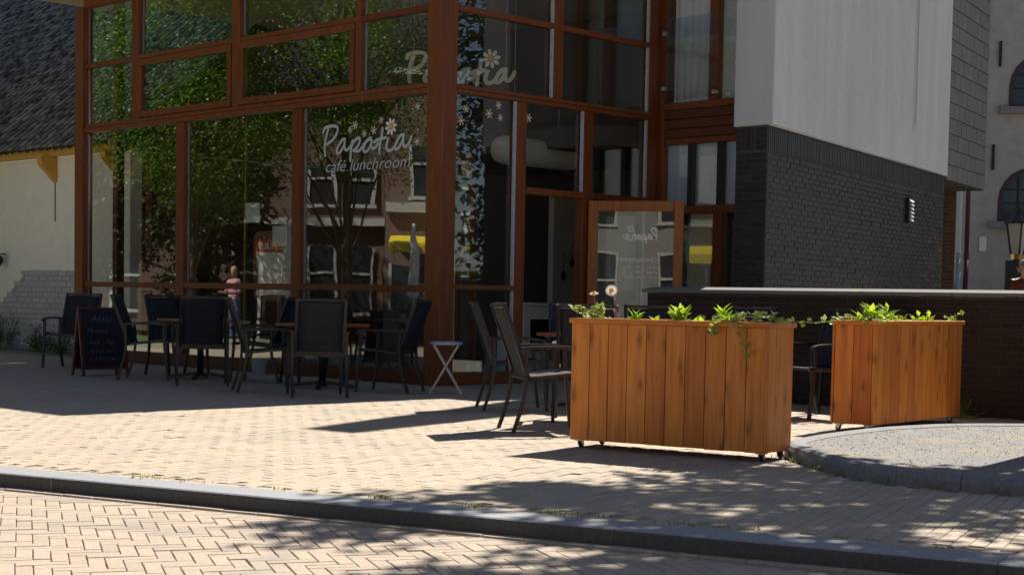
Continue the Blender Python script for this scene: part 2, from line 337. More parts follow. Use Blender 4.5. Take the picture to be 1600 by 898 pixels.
# ================================================================== the setting: ground, road, kerb, pavement
V2 = lambda x, y: Vector((x, y))
KD = V2(0.8885, -0.4588); KN = V2(0.4588, 0.8885); K0 = V2(0.011, 7.044)     # kerb front line, direction and normal (towards the café)
ROAD_Z = -0.07
def paved_mat(name, c1, c2, scale):
    t = NT(name); v = t.coord(kind='Object'); b = t.new('TexBrick'); t.link(v, b.inputs['Vector'])
    b.inputs['Scale'].default_value = scale; b.inputs['Color1'].default_value = (*c1, 1); b.inputs['Color2'].default_value = (*c2, 1)
    b.inputs['Mortar'].default_value = (0.12, 0.10, 0.08, 1); b.inputs['Mortar Size'].default_value = 0.012
    b.inputs['Brick Width'].default_value = 0.21; b.inputs['Row Height'].default_value = 0.07
    M[name] = t.base(b.outputs['Color'], 0.9, 0.2)
paved_mat('far_paving', (0.38, 0.30, 0.22), (0.33, 0.27, 0.21), 1.0)
MB().add([(-300, -300, -0.16), (300, -300, -0.16), (300, 300, -0.16), (-300, 300, -0.16)], [(0, 1, 2, 3)]).build('ground', 'far_paving', kind='structure')
def strip(a0, a1, n0, n1, z, name, mat, **kw):
    p = [K0 + KD * a + KN * n for a, n in ((a0, n0), (a1, n0), (a1, n1), (a0, n1))]
    mb = MB().prism([(q.x, q.y) for q in p], z - 0.08, z); return mb.build(name, mat, **kw)
road = strip(-60, 40, -9.0, 0.02, ROAD_Z - 0.008, 'road', 'joint_sand', kind='structure')
sidewalk = strip(-60, 40, 0.2, 40.0, -0.006, 'sidewalk', 'joint_sand', kind='structure')
def along(q): d = q - K0; return d.dot(KD), d.dot(KN)
def flat_m(x, y, z, ang, j=0.0016, tilt=0.006):
    if rnd.random() < 0.035: z -= rnd.uniform(0.001, 0.0035); tilt = 0.02
    return (Matrix.Translation((x, y, z + rnd.uniform(-j, j))) @ Matrix.Rotation(ang + rnd.uniform(-0.012, 0.012), 4, 'Z')
            @ Matrix.Rotation(rnd.uniform(-tilt, tilt), 4, 'X') @ Matrix.Rotation(rnd.uniform(-tilt, tilt), 4, 'Y'))
# road: herringbone at 45 degrees to the kerb
w = 0.0685; ha = R(-17.3); A = V2(math.sin(ha), math.cos(ha)); B = V2(math.cos(ha), -math.sin(ha))
spots = []
def road_ok(q, m=0.115):
    a, n = along(q); return n < -m and n > -3.4 and -7.5 < a < 6.0
for ix in range(-115, 125):
    for iy in range(-95, 95):
        if (ix - iy) % 6 == 0:
            # one brick across (three cells along -B) and one along A
            q = K0 + V2(0, -1.2) - B * ((ix + 1.5) * w) + A * ((iy + 0.5) * w)
            if road_ok(q): spots.append((flat_m(q.x, q.y, ROAD_Z, math.atan2(B.y, B.x)), 1.0))
            q = K0 + V2(0, -1.2) - B * ((ix + 0.5) * w) + A * ((iy - 3.5) * w)
            if road_ok(q): spots.append((flat_m(q.x, q.y, ROAD_Z, math.atan2(A.y, A.x)), 1.0))
k = -7.5
while k < 6.0:
    q = K0 + KD * k + KN * -0.045
    spots.append((flat_m(q.x, q.y, ROAD_Z + 0.001, math.atan2(KD.y, KD.x)), 1.0)); k += 0.208
bricks(road, 'road_brick', 'road_brick', spots, 3 * w - 0.0036, w - 0.0040, 0.03, c=0.0025)
# café outline, needed to keep bricks out of it
TH = R(45.5); DL = V2(-math.sin(TH), math.cos(TH)); DR = V2(math.cos(TH), math.sin(TH)); CC = V2(-0.823, 17.551)
ISL = [(1.80, 10.30), (1.80, 9.86), (1.88, 9.31), (1.99, 8.96), (2.15, 8.71), (2.44, 8.46), (2.90, 8.22), (4.2, 7.75), (7.0, 6.6), (8.5, 8.5), (7.6, 11.6), (5.4, 12.35), (4.01, 12.27), (3.37, 12.12), (3.02, 11.9), (2.66, 11.59), (2.28, 11.13), (2.0, 10.72)]
def inside(poly, x, y):
    c = False; n = len(poly)
    for i in range(n):
        x1, y1 = poly[i]; x2, y2 = poly[i - 1]
        if (y1 > y) != (y2 > y) and x < (x2 - x1) * (y - y1) / (y2 - y1) + x1: c = not c
    return c
WB = V2(4.345, 14.167)                     # low wall line, runs along DL
def walk_ok(q):
    a, n = along(q)
    if n < 0.36 or abs(q.x) > 0.40 * q.y + 2.2 or q.y > 25.0: return False
    d = q - CC
    if d.dot(DL) > -0.0 and d.dot(DR) > -0.02: return False
    if (q - WB).dot(DR) > -0.06 and (q - WB).dot(DL) < 4.1: return False
    return not inside(ISL, q.x, q.y)
sa = R(25); P_ = V2(math.sin(sa), math.cos(sa)); Q_ = V2(math.cos(sa), -math.sin(sa))
bl, bw = 0.212, 0.0705; spots = []
for i in range(-230, 230):
    for j in range(-40, 130):
        q = V2(0, 8) + Q_ * (i * bw) + P_ * ((j + (0.5 if i % 2 else 0.0) + 0.07 * math.sin(i * 1.7)) * bl)
        if walk_ok(q): spots.append((flat_m(q.x, q.y, 0.0, math.atan2(P_.y, P_.x)), 1.0))
k = -8.0
while k < 7.0:
    q = K0 + KD * k + KN * 0.292
    spots.append((flat_m(q.x, q.y, 0.0, math.atan2(KD.y, KD.x)), 1.0)); k += bl
bricks(sidewalk, 'paving_brick', 'sidewalk_brick', spots, bl - 0.0032, bw - 0.004, 0.03, c=0.0025)
# kerb of long concrete stones
kerb = empty('kerb', (K0.x, K0.y, 0), math.atan2(KD.y, KD.x), kind='structure')
prof = [(0.0, -0.16), (0.0, -0.012), (0.005, -0.003), (0.014, 0.003), (0.245, 0.003), (0.248, -0.16)]
k = -14.4
while k < 10:
    n = len(prof); L_ = 1.63
    vs = [(x, y, z) for x in (0.0, L_ - 0.004) for y, z in prof]
    b = MB().add(vs, [tuple(range(n)), tuple(range(n, 2 * n))[::-1]] + [(i, i + n, (i + 1) % n + n, (i + 1) % n) for i in range(n)])
    b = b.build('kerb_stone', 'kerb_concrete', kerb, loc=(k + 0.23, rnd.uniform(-0.003, 0.003), 0)); b.data.materials.append(M['kerb_face_shade']); b.data.polygons[2].material_index = 1; b.data.polygons[3].material_index = 1; k += L_  # road side in a darker copy of the concrete, its shade put into the colour
# raised island with rounded concrete edging and a gravel top
island = empty('traffic_island', (4.0, 10.0, 0), kind='structure')
def inset(poly, d):
    out = []; n = len(poly)
    for i in range(n):
        p0, p1, p2 = Vector(poly[i - 1]), Vector(poly[i]), Vector(poly[(i + 1) % n])
        e1 = (p1 - p0).normalized(); e2 = (p2 - p1).normalized()
        nn = Vector((-(e1.y + e2.y), e1.x + e2.x)).normalized(); out.append(tuple(p1 + nn * d))
    return out
def dense(poly, k=4):
    out = []; n = len(poly)
    for i in range(n):
        p = [Vector(poly[(i + j - 1) % n]) for j in range(4)]
        for t in range(k):
            u = t / k; out.append(tuple(0.5 * (2 * p[1] + (p[2] - p[0]) * u + (2 * p[0] - 5 * p[1] + 4 * p[2] - p[3]) * u * u + (3 * p[1] - p[0] - 3 * p[2] + p[3]) * u ** 3)))
    return out
ID = dense(ISL, 4); loc0 = Vector((4.0, 10.0))
rings = [(0.0, -0.06), (0.0, 0.055), (0.018, 0.082), (0.05, 0.095), (0.10, 0.094), (0.135, 0.082), (0.14, 0.04)]
rv = []
for d, z in rings:
    rv += [(x - 4.0, y - 10.0, z) for x, y in inset(ID, d)]
N = len(ID)
# edging stones, one object each
step = 4
for s0 in range(0, N, step):
    b = MB(); idx = [(s0 + t) % N for t in range(step + 1)]; vs = []
    for r_ in range(len(rings)):
        vs += [rv[r_ * N + i] for i in idx]
    # small gap at the end of each stone
    for r_ in range(len(rings)):
        e = r_ * (step + 1) + step; vs[e] = tuple(Vector(vs[e]).lerp(Vector(vs[e - 1]), 0.04))
    w_ = step + 1; fs = [(r_ * w_ + t, r_ * w_ + t + 1, (r_ + 1) * w_ + t + 1, (r_ + 1) * w_ + t) for r_ in range(len(rings) - 1) for t in range(step)]
    fs += [tuple(r_ * w_ for r_ in range(len(rings))), tuple(r_ * w_ + step for r_ in range(len(rings)))[::-1]]
    b.add(vs, fs).build('edging_stone', 'concrete_dark', island, smooth=False)
gt = inset(ID, 0.12)
tops = MB().add([(x - 4.0, y - 10.0, 0.078) for x, y in gt], [tuple(range(N))]).build('gravel_bed', 'gravel', island)
gs = MB()
for i in range(2500):
    x, y = rnd.uniform(1.9, 5.0), rnd.uniform(8.0, 12.3)
    if inside(gt, x, y):
        r = rnd.uniform(0.002, 0.006); a = rnd.uniform(0, 6)
        p = [Vector((x - 4 + r * math.cos(a + q * 2.1), y - 10 + r * math.sin(a + q * 2.1), 0.079)) for q in range(3)]
        gs.add(p + [Vector((x - 4, y - 10, 0.079 + r * 1.1))], [(0, 1, 3), (1, 2, 3), (2, 0, 3)])
gs.build('gravel_chippings', 'gravel', island, kind='stuff')
# lawn out of frame on the left, mirrored in the windows
MB().prism([(-34, 24.5), (-11, 23.6), (-10.5, 27.5), (-34, 31)], -0.02, 0.03).build('lawn', 'verge_grass', kind='structure')
# tufts of grass in the joints
gm = MB()
def tuft(x, y, n, h, z=0.0, sp=0.03):
    for i in range(n):
        a = rnd.uniform(0, 6.28); d = Vector((math.cos(a) * rnd.uniform(0.2, 0.9), math.sin(a) * rnd.uniform(0.2, 0.9), 1.0))
        leaf(gm, Vector((x + rnd.gauss(0, sp), y + rnd.gauss(0, sp * 0.4), z)), d, Vector((0.3, 1, 0.1)), h * rnd.uniform(0.5, 1.1), 0.007, 0.6)
for i in range(30):
    q = K0 + KD * rnd.choice([rnd.uniform(-1.6, 1.2), rnd.uniform(-0.4, 0.6), rnd.uniform(-2.6, 2.0)]) + KN * rnd.uniform(0.255, 0.30); tuft(q.x, q.y, rnd.randint(3, 9), 0.03)
for x, y in ((1.80, 9.75), (1.84, 9.5), (1.78, 10.0), (1.92, 9.1), (2.1, 8.73), (2.3, 8.5), (1.86, 9.35), (2.62, 8.32), (2.33, 11.0), (2.2, 10.95), (2.5, 11.3)): tuft(x, y, 14, 0.055, sp=0.05)
gm.build('joint_grass', 'grass_blade', kind='stuff', label='small tufts of grass growing in the paving joints', cat='grass')
# ================================================================== café building (local x = depth v, local y = along the street front u)
CAFE = empty('cafe_building', (CC.x, CC.y, 0), TH, label='café with tall brown wood framed windows and flat roof on the corner', cat='building')
def cbox(name, mat, u0, u1, v0, v1, z0, z1, parent=None, bevel=0.006, **kw):
    return MB().box(v0, v1, u0, u1, z0, z1).build(name, mat, parent or CAFE, bevel=bevel, **kw)
FW_ = 'frame_wood'
# --- corner post and end posts
cbox('corner_post', FW_, -0.035, 0.225, -0.035, 0.185, 0.0, 5.06)
cbox('end_post', FW_, 7.62, 7.84, -0.03, 0.14, 0.0, 5.06)
for u0, u1, z0, z1 in ((5.07, 5.26, 0.16, 3.268), (2.55, 2.72, 0.16, 3.268), (6.19, 6.37, 3.388, 5.06), (3.83, 4.00, 3.388, 5.06), (1.43, 1.53, 3.388, 5.06)):
    cbox('mullion', FW_, u0, u1, 0.0, 0.12, z0, z1)
for u0, u1, z0, z1, v0 in ((0.225, 7.62, 3.268, 3.33, -0.012), (0.225, 7.62, 3.333, 3.388, 0.004), (0.225, 7.62, 5.06, 5.26, -0.02), (0.225, 7.62, 0.0, 0.16, -0.015)):
    cbox('transom', FW_ if z0 else 'panel_wood', u0, u1, v0, 0.13, z0, z1)
for u0, u1 in ((0.225, 2.55), (2.72, 5.07), (5.26, 7.62)):
    cbox('transom', FW_, u0, u1, 0.005, 0.10, 1.05, 1.125)
    for z0, z1 in ((0.16, 1.05), (1.125, 3.268)):
        cbox('window_pane', 'glass', u0 + 0.002, u1 - 0.002, 0.055, 0.063, z0 + 0.002, z1 - 0.002, bevel=0)
        for a, b in ((u0 + .003, u0 + 0.028), (u1 - 0.028, u1 - .003)):
            cbox('glazing_bead', 'blue_grey', a, b, 0.066, 0.082, z0 + 0.003, z1 - 0.003, bevel=0)
up = [(0.225, 1.43), (1.53, 3.83), (4.00, 6.19), (6.37, 7.62)]
for i, (u0, u1) in enumerate(up):
    cbox('transom', FW_, u0, u1, 0.002, 0.11, 4.19, 4.255)
    cbox('window_pane', 'glass', u0 + 0.002, u1 - 0.002, 0.055, 0.063, 4.257, 5.058, bevel=0)
    cbox('glazing_bead', 'blue_grey', u1 - 0.028, u1 - .003, 0.066, 0.082, 4.26, 5.05, bevel=0)
    if i in (1, 2):                                   # opening sashes with their own wide frame
        sash = cbox('sash', FW_, u0 + 0.003, u1 - 0.003, -0.02, 0.05, 3.392, 3.475)
        for a, b, z0, z1 in ((u0 + 0.003, u1 - 0.003, 4.10, 4.186), (u0 + 0.003, u0 + 0.085, 3.475, 4.10), (u1 - 0.085, u1 - 0.003, 3.475, 4.10)):
            cbox('sash_rail', FW_, a, b, -0.02, 0.05, z0, z1, parent=sash)
        cbox('pane', 'glass', u0 + 0.087, u1 - 0.087, 0.012, 0.02, 3.477, 4.098, parent=sash, bevel=0)
    else:
        cbox('window_pane', 'glass', u0 + 0.002, u1 - 0.002, 0.055, 0.063, 3.39, 4.188, bevel=0)
        cbox('glazing_bead', 'blue_grey', u1 - 0.028, u1 - .003, 0.066, 0.082, 3.392, 4.186, bevel=0)
# --- entrance side
def rbox(name, mat, v0, v1, z0, z1, d0=0.0, d1=0.12, **kw): return cbox(name, mat, d0, d1, v0, v1, z0, z1, **kw)
for v0, v1, z0, z1 in ((1.175, 1.345, 0.0, 3.28), (2.345, 2.515, 0.0, 3.28), (3.55, 3.80, 0.0, 5.06), (1.78, 1.95, 3.38, 5.06)):
    rbox('mullion', FW_, v0, v1, z0, z1)
for v0, v1, z0, z1 in ((0.185, 3.55, 3.28, 3.328), (0.185, 3.55, 3.331, 3.38), (0.185, 3.55, 5.06, 5.26), (0.185, 1.175, 1.085, 1.14), (0.185, 1.175, 0.0, 0.14), (1.345, 2.345, 2.22, 2.30), (2.515, 3.55, 2.22, 2.30), (2.515, 3.55, 0, 0.14)):
    rbox('transom', FW_, v0, v1, z0, z1, d0=-0.012 if z0 != 3.331 else 0.003)
for v0, v1, z0, z1 in ((0.185, 1.175, 0.14, 1.085), (0.185, 1.175, 1.14, 3.28), (1.345, 2.345, 2.30, 3.28), (2.515, 3.55, 2.30, 3.28), (2.515, 3.55, 0.14, 2.22), (0.185, 1.78, 3.38, 4.19), (0.185, 1.78, 4.255, 5.06), (1.95, 3.55, 3.38, 4.19), (1.95, 3.55, 4.255, 5.06)):
    rbox('window_pane', 'glass_dark', v0 + 0.002, v1 - 0.002, z0 + 0.002, z1 - 0.002, 0.055, 0.063, bevel=0)
    rbox('glazing_bead', 'blue_grey', v1 - 0.03, v1 - 0.004, z0 + 0.004, z1 - 0.004, 0.0, 0.035, bevel=0)
for v0, v1 in ((0.185, 1.78), (1.95, 3.55)): rbox('transom', FW_, v0, v1, 4.19, 4.255)
# entrance door, standing open
hinge = Vector((2.44, -0.02)); far = Vector((3.0, -1.0)); da = math.atan2(far.y - hinge.y, far.x - hinge.x); DWID = 1.17
door = MB().box(0, 0.115, -0.03, 0.03, 0.02, 2.2).build('entrance_door', 'door_wood', CAFE, bevel=0.005, loc=(hinge.x, hinge.y, 0), rot=(0, 0, da))
for x0, x1, z0, z1 in ((DWID - 0.115, DWID, 0.02, 2.2), (0.117, DWID - 0.117, 2.075, 2.2), (0.117, DWID - 0.117, 0.02, 0.26)):
    MB().box(x0, x1, -0.03, 0.03, z0, z1).build('door_rail', 'door_wood', door, bevel=0.005)
dp = MB().box(0.119, DWID - 0.119, -0.005, 0.005, 0.262, 2.073).build('door_pane', 'glass_dark', door)
hd = MB().tube([(DWID - 0.06, -0.035, 1.0), (DWID - 0.06, -0.075, 1.0), (DWID - 0.19, -0.075, 1.0)], 0.011).build('door_handle', 'steel', door)
# --- side window wall to the right of the entrance, stepping towards the white block
E0 = 3.80
def sbox(name, mat, a0, a1, z0, z1, d0=0.0, d1=0.10, **kw): return cbox(name, mat, -a1, -a0, E0 + d0, E0 + d1, z0, z1, **kw)
sbox('side_post', FW_, -0.03, 0.07, 0, 5.06, -0.02); sbox('side_post', FW_, 1.24, 1.36, 0, 5.06, -0.02)
for z0, z1 in ((3.06, 3.17), (3.175, 3.29), (3.295, 3.41), (3.415, 3.50)):
    sbox('spandrel_board', 'panel_wood' if z0 < 3.4 else FW_, 0.07, 1.24, z0, z1, -0.01 - 0.008 * (z0 > 3.1), 0.08)
sbox('side_rail', FW_, 0.07, 1.24, 2.98, 3.055); sbox('side_rail', FW_, 0.07, 1.24, 2.10, 2.20); sbox('side_rail', FW_, 0.07, 1.24, 0.0, 0.2); sbox('side_rail', FW_, 0.07, 1.24, 5.06, 5.26)
sbox('side_mullion', 'black_paint', 0.45, 0.545, 2.20, 2.98, 0.0, 0.06); sbox('side_mullion', 'black_paint', 0.91, 1.01, 2.20, 2.98, 0.0, 0.06); sbox('side_mullion', FW_, 0.87, 1.01, 0.2, 2.10); sbox('side_mullion', FW_, 0.75, 0.90, 3.50, 5.06)
for a0, a1, z0, z1 in ((0.07, 1.24, 2.20, 2.98), (0.07, 0.87, 0.2, 2.10), (1.01, 1.24, 0.2, 2.10), (0.07, 0.75, 3.50, 5.06), (0.90, 1.24, 3.50, 5.06)):
    sbox('window_pane', 'glass', a0 + 0.002, a1 - 0.002, z0 + 0.002, z1 - 0.002, 0.062, 0.07, bevel=0)
sbox('roller_blind', 'blind', 0.075, 1.235, 2.202, 2.978, 0.085, 0.092, bevel=0)
cw = MB(); n_ = 40
for i in range(n_):
    x0, x1 = 0.12 + 0.62 * i / n_, 0.12 + 0.62 * (i + 1) / n_
    y0, y1 = 0.115 + 0.02 * math.sin(i * 0.9), 0.115 + 0.02 * math.sin((i + 1) * 0.9)
    cw.add([(E0 + y0, -x0, 3.52), (E0 + y1, -x1, 3.52), (E0 + y1, -x1, 5.0), (E0 + y0, -x0, 5.0)], [(0, 1, 2, 3)])
sbox('roller_blind', 'paper', 0.905, 1.235, 3.505, 5.05, 0.085, 0.092, bevel=0)
cw.build('curtain', 'curtain', CAFE, smooth=True)
gl = cbox('juliet_glass', 'vase_glass', -0.93, -0.09, E0 - 0.09, E0 - 0.08, 3.53, 4.55, bevel=0)
for a, z in ((0.09, 3.66), (0.09, 4.35), (0.90, 3.56)): cbox('glass_clamp', 'steel', -a - 0.02, -a + 0.02, E0 - 0.10, E0 - 0.02, z, z + 0.05, parent=gl, bevel=0.004)
# --- roof slab with overhang, soffit
RP = [(-.85, -.50), (3.3, -.50), (3.3, -1.0), (4.95, -1.0), (4.95, .1), (6.3, .1), (6.3, 7.85), (0.85, 7.85), (0.85, 8.65), (-.85, 8.65)]
roof = MB().prism(RP, 5.34, 5.50).build('roof', 'panel_wood', CAFE, bevel=0.01)
MB().prism([(x * 0.998 + 0.005, y * 0.998 + 0.004) for x, y in RP], 5.262, 5.338).build('soffit', 'ceiling_paint', roof)
# --- interior
cbox('floor_slab', 'floor_tile', 0.13, 7.9, 0.13, 6.2, -0.02, 0.012, bevel=0)
cbox('floor_slab', 'floor_tile', -1.3, 0.12, 3.92, 4.9, -0.02, 0.012, bevel=0)
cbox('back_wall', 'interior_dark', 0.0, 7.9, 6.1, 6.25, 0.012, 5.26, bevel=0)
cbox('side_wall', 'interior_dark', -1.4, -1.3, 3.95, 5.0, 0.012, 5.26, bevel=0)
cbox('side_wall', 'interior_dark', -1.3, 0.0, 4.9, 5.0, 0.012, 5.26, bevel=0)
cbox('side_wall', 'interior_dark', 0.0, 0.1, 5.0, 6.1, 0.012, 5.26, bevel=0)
cbox('side_wall', 'brown_brick', 7.72, 7.9, 1.2, 6.1, 0.012, 3.0, bevel=0)
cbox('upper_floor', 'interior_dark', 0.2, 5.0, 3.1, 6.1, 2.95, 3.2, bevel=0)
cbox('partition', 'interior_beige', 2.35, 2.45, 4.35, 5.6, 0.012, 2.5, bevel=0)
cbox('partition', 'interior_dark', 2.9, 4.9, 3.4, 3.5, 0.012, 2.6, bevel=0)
cbox('interior_post', 'brass', 4.44, 4.48, 0.55, 0.59, 0.012, 5.26)
cbox('interior_post', 'panel_wood', 7.30, 7.42, 0.35, 0.47, 0.012, 5.26, bevel=0)
# letters stuck on the glass
PAP = [[(0.073, 0.011), (0.062, 0.089), (0.067, 0.16), (0.09, 0.24), (0.126, 0.332)], [(0.029, 0.293), (0.056, 0.337), (0.137, 0.355), (0.235, 0.356), (0.295, 0.338), (0.305, 0.299), (0.262, 0.23), (0.181, 0.176), (0.104, 0.146)], [(0.442, 0.188), (0.394, 0.18), (0.336, 0.13), (0.294, 0.066), (0.301, 0.027), (0.354, 0.038), (0.417, 0.1), (0.446, 0.169), (0.434, 0.109), (0.458, 0.06), (0.505, 0.065), (0.552, 0.103)], [(0.583, 0.159), (0.565, 0.092), (0.554, 0.012), (0.547, -0.068)], [(0.553, 0.078), (0.611, 0.15), (0.68, 0.186), (0.717, 0.172), (0.703, 0.115), (0.647, 0.063), (0.604, 0.045)], [(0.601, 0.045), (0.695, 0.035), (0.757, 0.072), (0.833, 0.137), (0.934, 0.171), (0.879, 0.166), (0.818, 0.113), (0.785, 0.052), (0.811, 0.017), (0.869, 0.036), (0.919, 0.098), (0.938, 0.151), (0.927, 0.087), (0.958, 0.049), (1.012, 0.068), (1.049, 0.105)], [(1.125, 0.273), (1.111, 0.181), (1.08, 0.074), (1.076, -0.01)], [(0.98, 0.124), (1.063, 0.152), (1.184, 0.163)], [(1.227, 0.149), (1.198, 0.077), (1.205, 0.028), (1.255, 0.01), (1.315, 0.03), (1.359, 0.069)], [(1.494, 0.179), (1.438, 0.169), (1.383, 0.111), (1.352, 0.049), (1.37, 0.017), (1.426, 0.045), (1.481, 0.12), (1.497, 0.172), (1.487, 0.1), (1.509, 0.045), (1.556, 0.05), (1.601, 0.094), (1.627, 0.145)]]
def script_word(sx, sz, r, depth):
    """the hand-drawn word in its own plane: x right, z up, flattened strokes"""
    mb = MB()
    for st in PAP:
        p = smooth_line([(x * sx, 0, z * sz) for x, z in st], 4)
        mb.tube(p, r, 8)
        for e in (p[0], p[-1]):
            mb.lathe([(r * 0.3, -r * 0.95), (r * 0.8, -r * 0.6), (r, 0), (r * 0.8, r * 0.6), (r * 0.3, r * 0.95)], 8, Matrix.Translation(e))
    mb.v = [(x, y * depth, z) for x, y, z in mb.v]; return mb
def daisy(r, depth=0.002, n=8):
    p = MB(); c = MB()
    for i in range(n):
        a = 2 * math.pi * i / n + 0.2; ca, sa_ = math.cos(a), math.sin(a); ring = []
        for t in range(10):
            q = 2 * math.pi * t / 10; u, w2 = r * (0.66 + 0.34 * math.cos(q)), r * 0.19 * math.sin(q)
            ring.append((u * ca - w2 * sa_, u * sa_ + w2 * ca))
        p.add([(x, -depth, z) for x, z in ring] + [(x, depth, z) for x, z in ring], [tuple(range(10)), tuple(range(10, 20))[::-1]] + [(t, 10 + t, 10 + (t + 1) % 10, (t + 1) % 10) for t in range(10)])
    ring = [(r * 0.3 * math.cos(2 * math.pi * t / 12), r * 0.3 * math.sin(2 * math.pi * t / 12)) for t in range(12)]
    d2 = depth * 1.6
    c.add([(x, -d2, z) for x, z in ring] + [(x, d2, z) for x, z in ring], [tuple(range(12)), tuple(range(12, 24))[::-1]] + [(t, 12 + t, 12 + (t + 1) % 12, (t + 1) % 12) for t in range(12)])
    return p, c
TL = Matrix.Rotation(-math.pi / 2, 4, 'Z')       # word plane x-> -u (to the right seen from the street), outward normal towards the street
def on_front(mb_or_me, name, mat, u, z, v=0.05, parent=CAFE):
    me = mb_or_me.mesh(name, mat) if isinstance(mb_or_me, MB) else mb_or_me
    if not isinstance(mb_or_me, MB): me.materials.append(M[mat])
    return mk(name, me, parent, loc=(v, u, z), rot=(0, 0, -math.pi / 2))
def find(name, u, z):
    return CAFE
on_front(script_word(1, 1, 0.0185, 0.08), 'window_lettering', 'decal', 2.2, 2.66)
p, c = daisy(0.10); f = on_front(p, 'window_daisy', 'petal', 0.928, 2.943); c.build('daisy_centre', 'yolk', f)
me = text_mesh('café lunchroom', 0.205, 0.28, 0.001, width=1.0, offset=-0.001); me.transform(Matrix.Rotation(math.pi / 2, 4, 'X'))
wd = max(v.co.x for v in me.vertices); me.transform(Matrix.Diagonal((1.55 / wd, 1, 0.95, 1)))
on_front(me, 'window_lettering', 'decal', 2.135, 2.47)
for i, (u, z) in enumerate([(0.47, 3.14), (0.24, 3.06), (1.57, 3.0), (1.66, 2.95), (1.1, 3.03), (1.23, 2.92), (1.4, 2.89), (0.47, 2.75)]):
    p, c = daisy(rnd.uniform(0.04, 0.055), n=6); f = on_front(p, 'flower_sticker', 'decal_tan', u, z); c.build('flower_centre', 'sign_tan', f)
for i, (v, z) in enumerate([(0.40, 3.12), (0.33, 2.98), (0.77, 3.1), (0.95, 3.07), (1.42, 3.11), (0.22, 2.9), (0.92, 3.21), (0.23, 3.19)]):
    p, c = daisy(rnd.uniform(0.045, 0.06), n=6); f = mk('flower_sticker', p.mesh('flower_sticker', 'decal_tan'), CAFE, loc=(v, 0.05, z)); c.build('flower_centre', 'sign_tan', f)
for u0, u1, z0, z1 in ((3.456, 3.761, 1.898, 2.149), (2.892, 3.186, 1.594, 1.845)):
    cbox('window_notice', 'paper', u0, u1, 0.066, 0.069, z0, z1, bevel=0)
# door lettering: we look at its back, so it reads mirrored
DL_ = 0.55
dw = script_word(0.26, 0.42, 0.0085, 0.1); mk('door_lettering', dw.mesh('door_lettering', 'petal'), dp, loc=(0.60 + 0.26, 0.0, 1.72), rot=(0, 0, math.pi))
p, c = daisy(0.045); f = mk('door_daisy', p.mesh('door_daisy', 'petal'), dp, loc=(0.86 - 0.33, -0.006, 1.86)); c.build('daisy_centre', 'yolk', f)
for txt, sz, sh, x, z in (('Openingstijden', 0.075, 0.3, 0.86, 1.47), ('ma-do  12.00 - 20.00', 0.05, 0, 0.86, 1.385), ('vrijdag  12.00 - 21.00', 0.05, 0, 0.86, 1.325), ('za-zo  12.00 - 20.00', 0.05, 0, 0.86, 1.265)):
    me = text_mesh(txt, sz, sh, 0.001); me.transform(Matrix.Rotation(math.pi / 2, 4, 'X')); me.materials.append(M['petal'])
    mk('door_lettering', me, dp, loc=(x, 0.0085, z), rot=(0, 0, math.pi))
# --- things standing inside
def cafe_pt(u, v, z=0.0):
    q = CC + DL * u + DR * v; return Vector((q.x, q.y, z))
sg = mk('hanging_sign', script_word(0.80, 1.0, 0.026, 0.45).mesh('hanging_sign', 'sign_tan', True), None, loc=(-1.34, 18.85, 3.53), label='tan wooden script sign hanging inside behind the corner post', cat='sign')
p, c = daisy(0.115, 0.01); f = mk('sign_daisy', p.mesh('sign_daisy', 'petal'), sg, loc=(1.02, 0, 0.30)); c.build('daisy_centre', 'yolk', f)
for x in (0.1, 1.2): MB().tube([(x, 0.01, 0.15), (x, 0.01, 1.72)], 0.003, 5).build('hanging_wire', 'steel', sg)
b1 = cafe_pt(1.5, 2.3, 2.9); b2 = cafe_pt(1.5, 3.85, 2.9); ax = (b2 - b1); ln = ax.length
bl_m = Matrix.Translation((0, 0, 0)) @ Matrix.Rotation(math.pi / 2, 4, 'Y')
pd = empty('pendant_lamp', b1, math.atan2(ax.y, ax.x), label='long white capsule shaped pendant lamp hanging behind the entrance glass', cat='lamp')
hr = 0.185
MB().lathe([(0.02, -0.0), (0.10, 0.03), (0.16, 0.09), (hr, 0.18), (hr, ln - 0.16), (0.165, ln - 0.07), (0.11, ln - 0.02), (0.02, ln)], 24, bl_m).build('lamp_body', 'lamp_shade', pd, smooth=True)
for x in (0.35, ln - 0.35): MB().tube([(x, 0, 0.18), (x, 0, 2.36)], 0.004, 5).build('hanging_wire', 'steel', pd)
fl = empty('floor_lamp', cafe_pt(0.6, 0.78), TH, label='slim floor lamp with two pale bell shades behind the entrance glass', cat='lamp')
MB().lathe([(0.12, 0.012), (0.12, 0.03), (0.02, 0.045), (0.012, 0.06)], 16).build('base', 'steel', fl); MB().tube([(0, 0, 0.05), (0, 0, 1.66)], 0.011).build('pole', 'steel', fl)
for x, z in ((0.0, 1.56), (0.19, 1.45)):
    MB().lathe([(0.012, 0.16), (0.03, 0.14), (0.055, 0.06), (0.095, 0.0), (0.09, 0.004)], 16, Matrix.Translation((x, 0, z - 0.05))).build('lamp_shade', 'blue_grey', fl, smooth=True)
MB().tube([(0, 0, 1.52), (0.08, 0, 1.60), (0.19, 0, 1.56)], 0.007).build('arm', 'steel', fl)
pt = empty('plant_table', cafe_pt(0.62, 0.55), TH, label='small round white table on thin legs behind the corner post', cat='table')
MB().lathe([(0.12, 0.985), (0.13, 0.99), (0.13, 1.0), (0.12, 1.005)], 20).build('table_top', 'white_paint', pt)
for a in (0.3, 2.4, 4.5): MB().tube([(0.07 * math.cos(a), 0.07 * math.sin(a), 0.985), (0.12 * math.cos(a), 0.12 * math.sin(a), 0.012)], 0.008, 6).build('leg', 'steel', pt)
cone = None
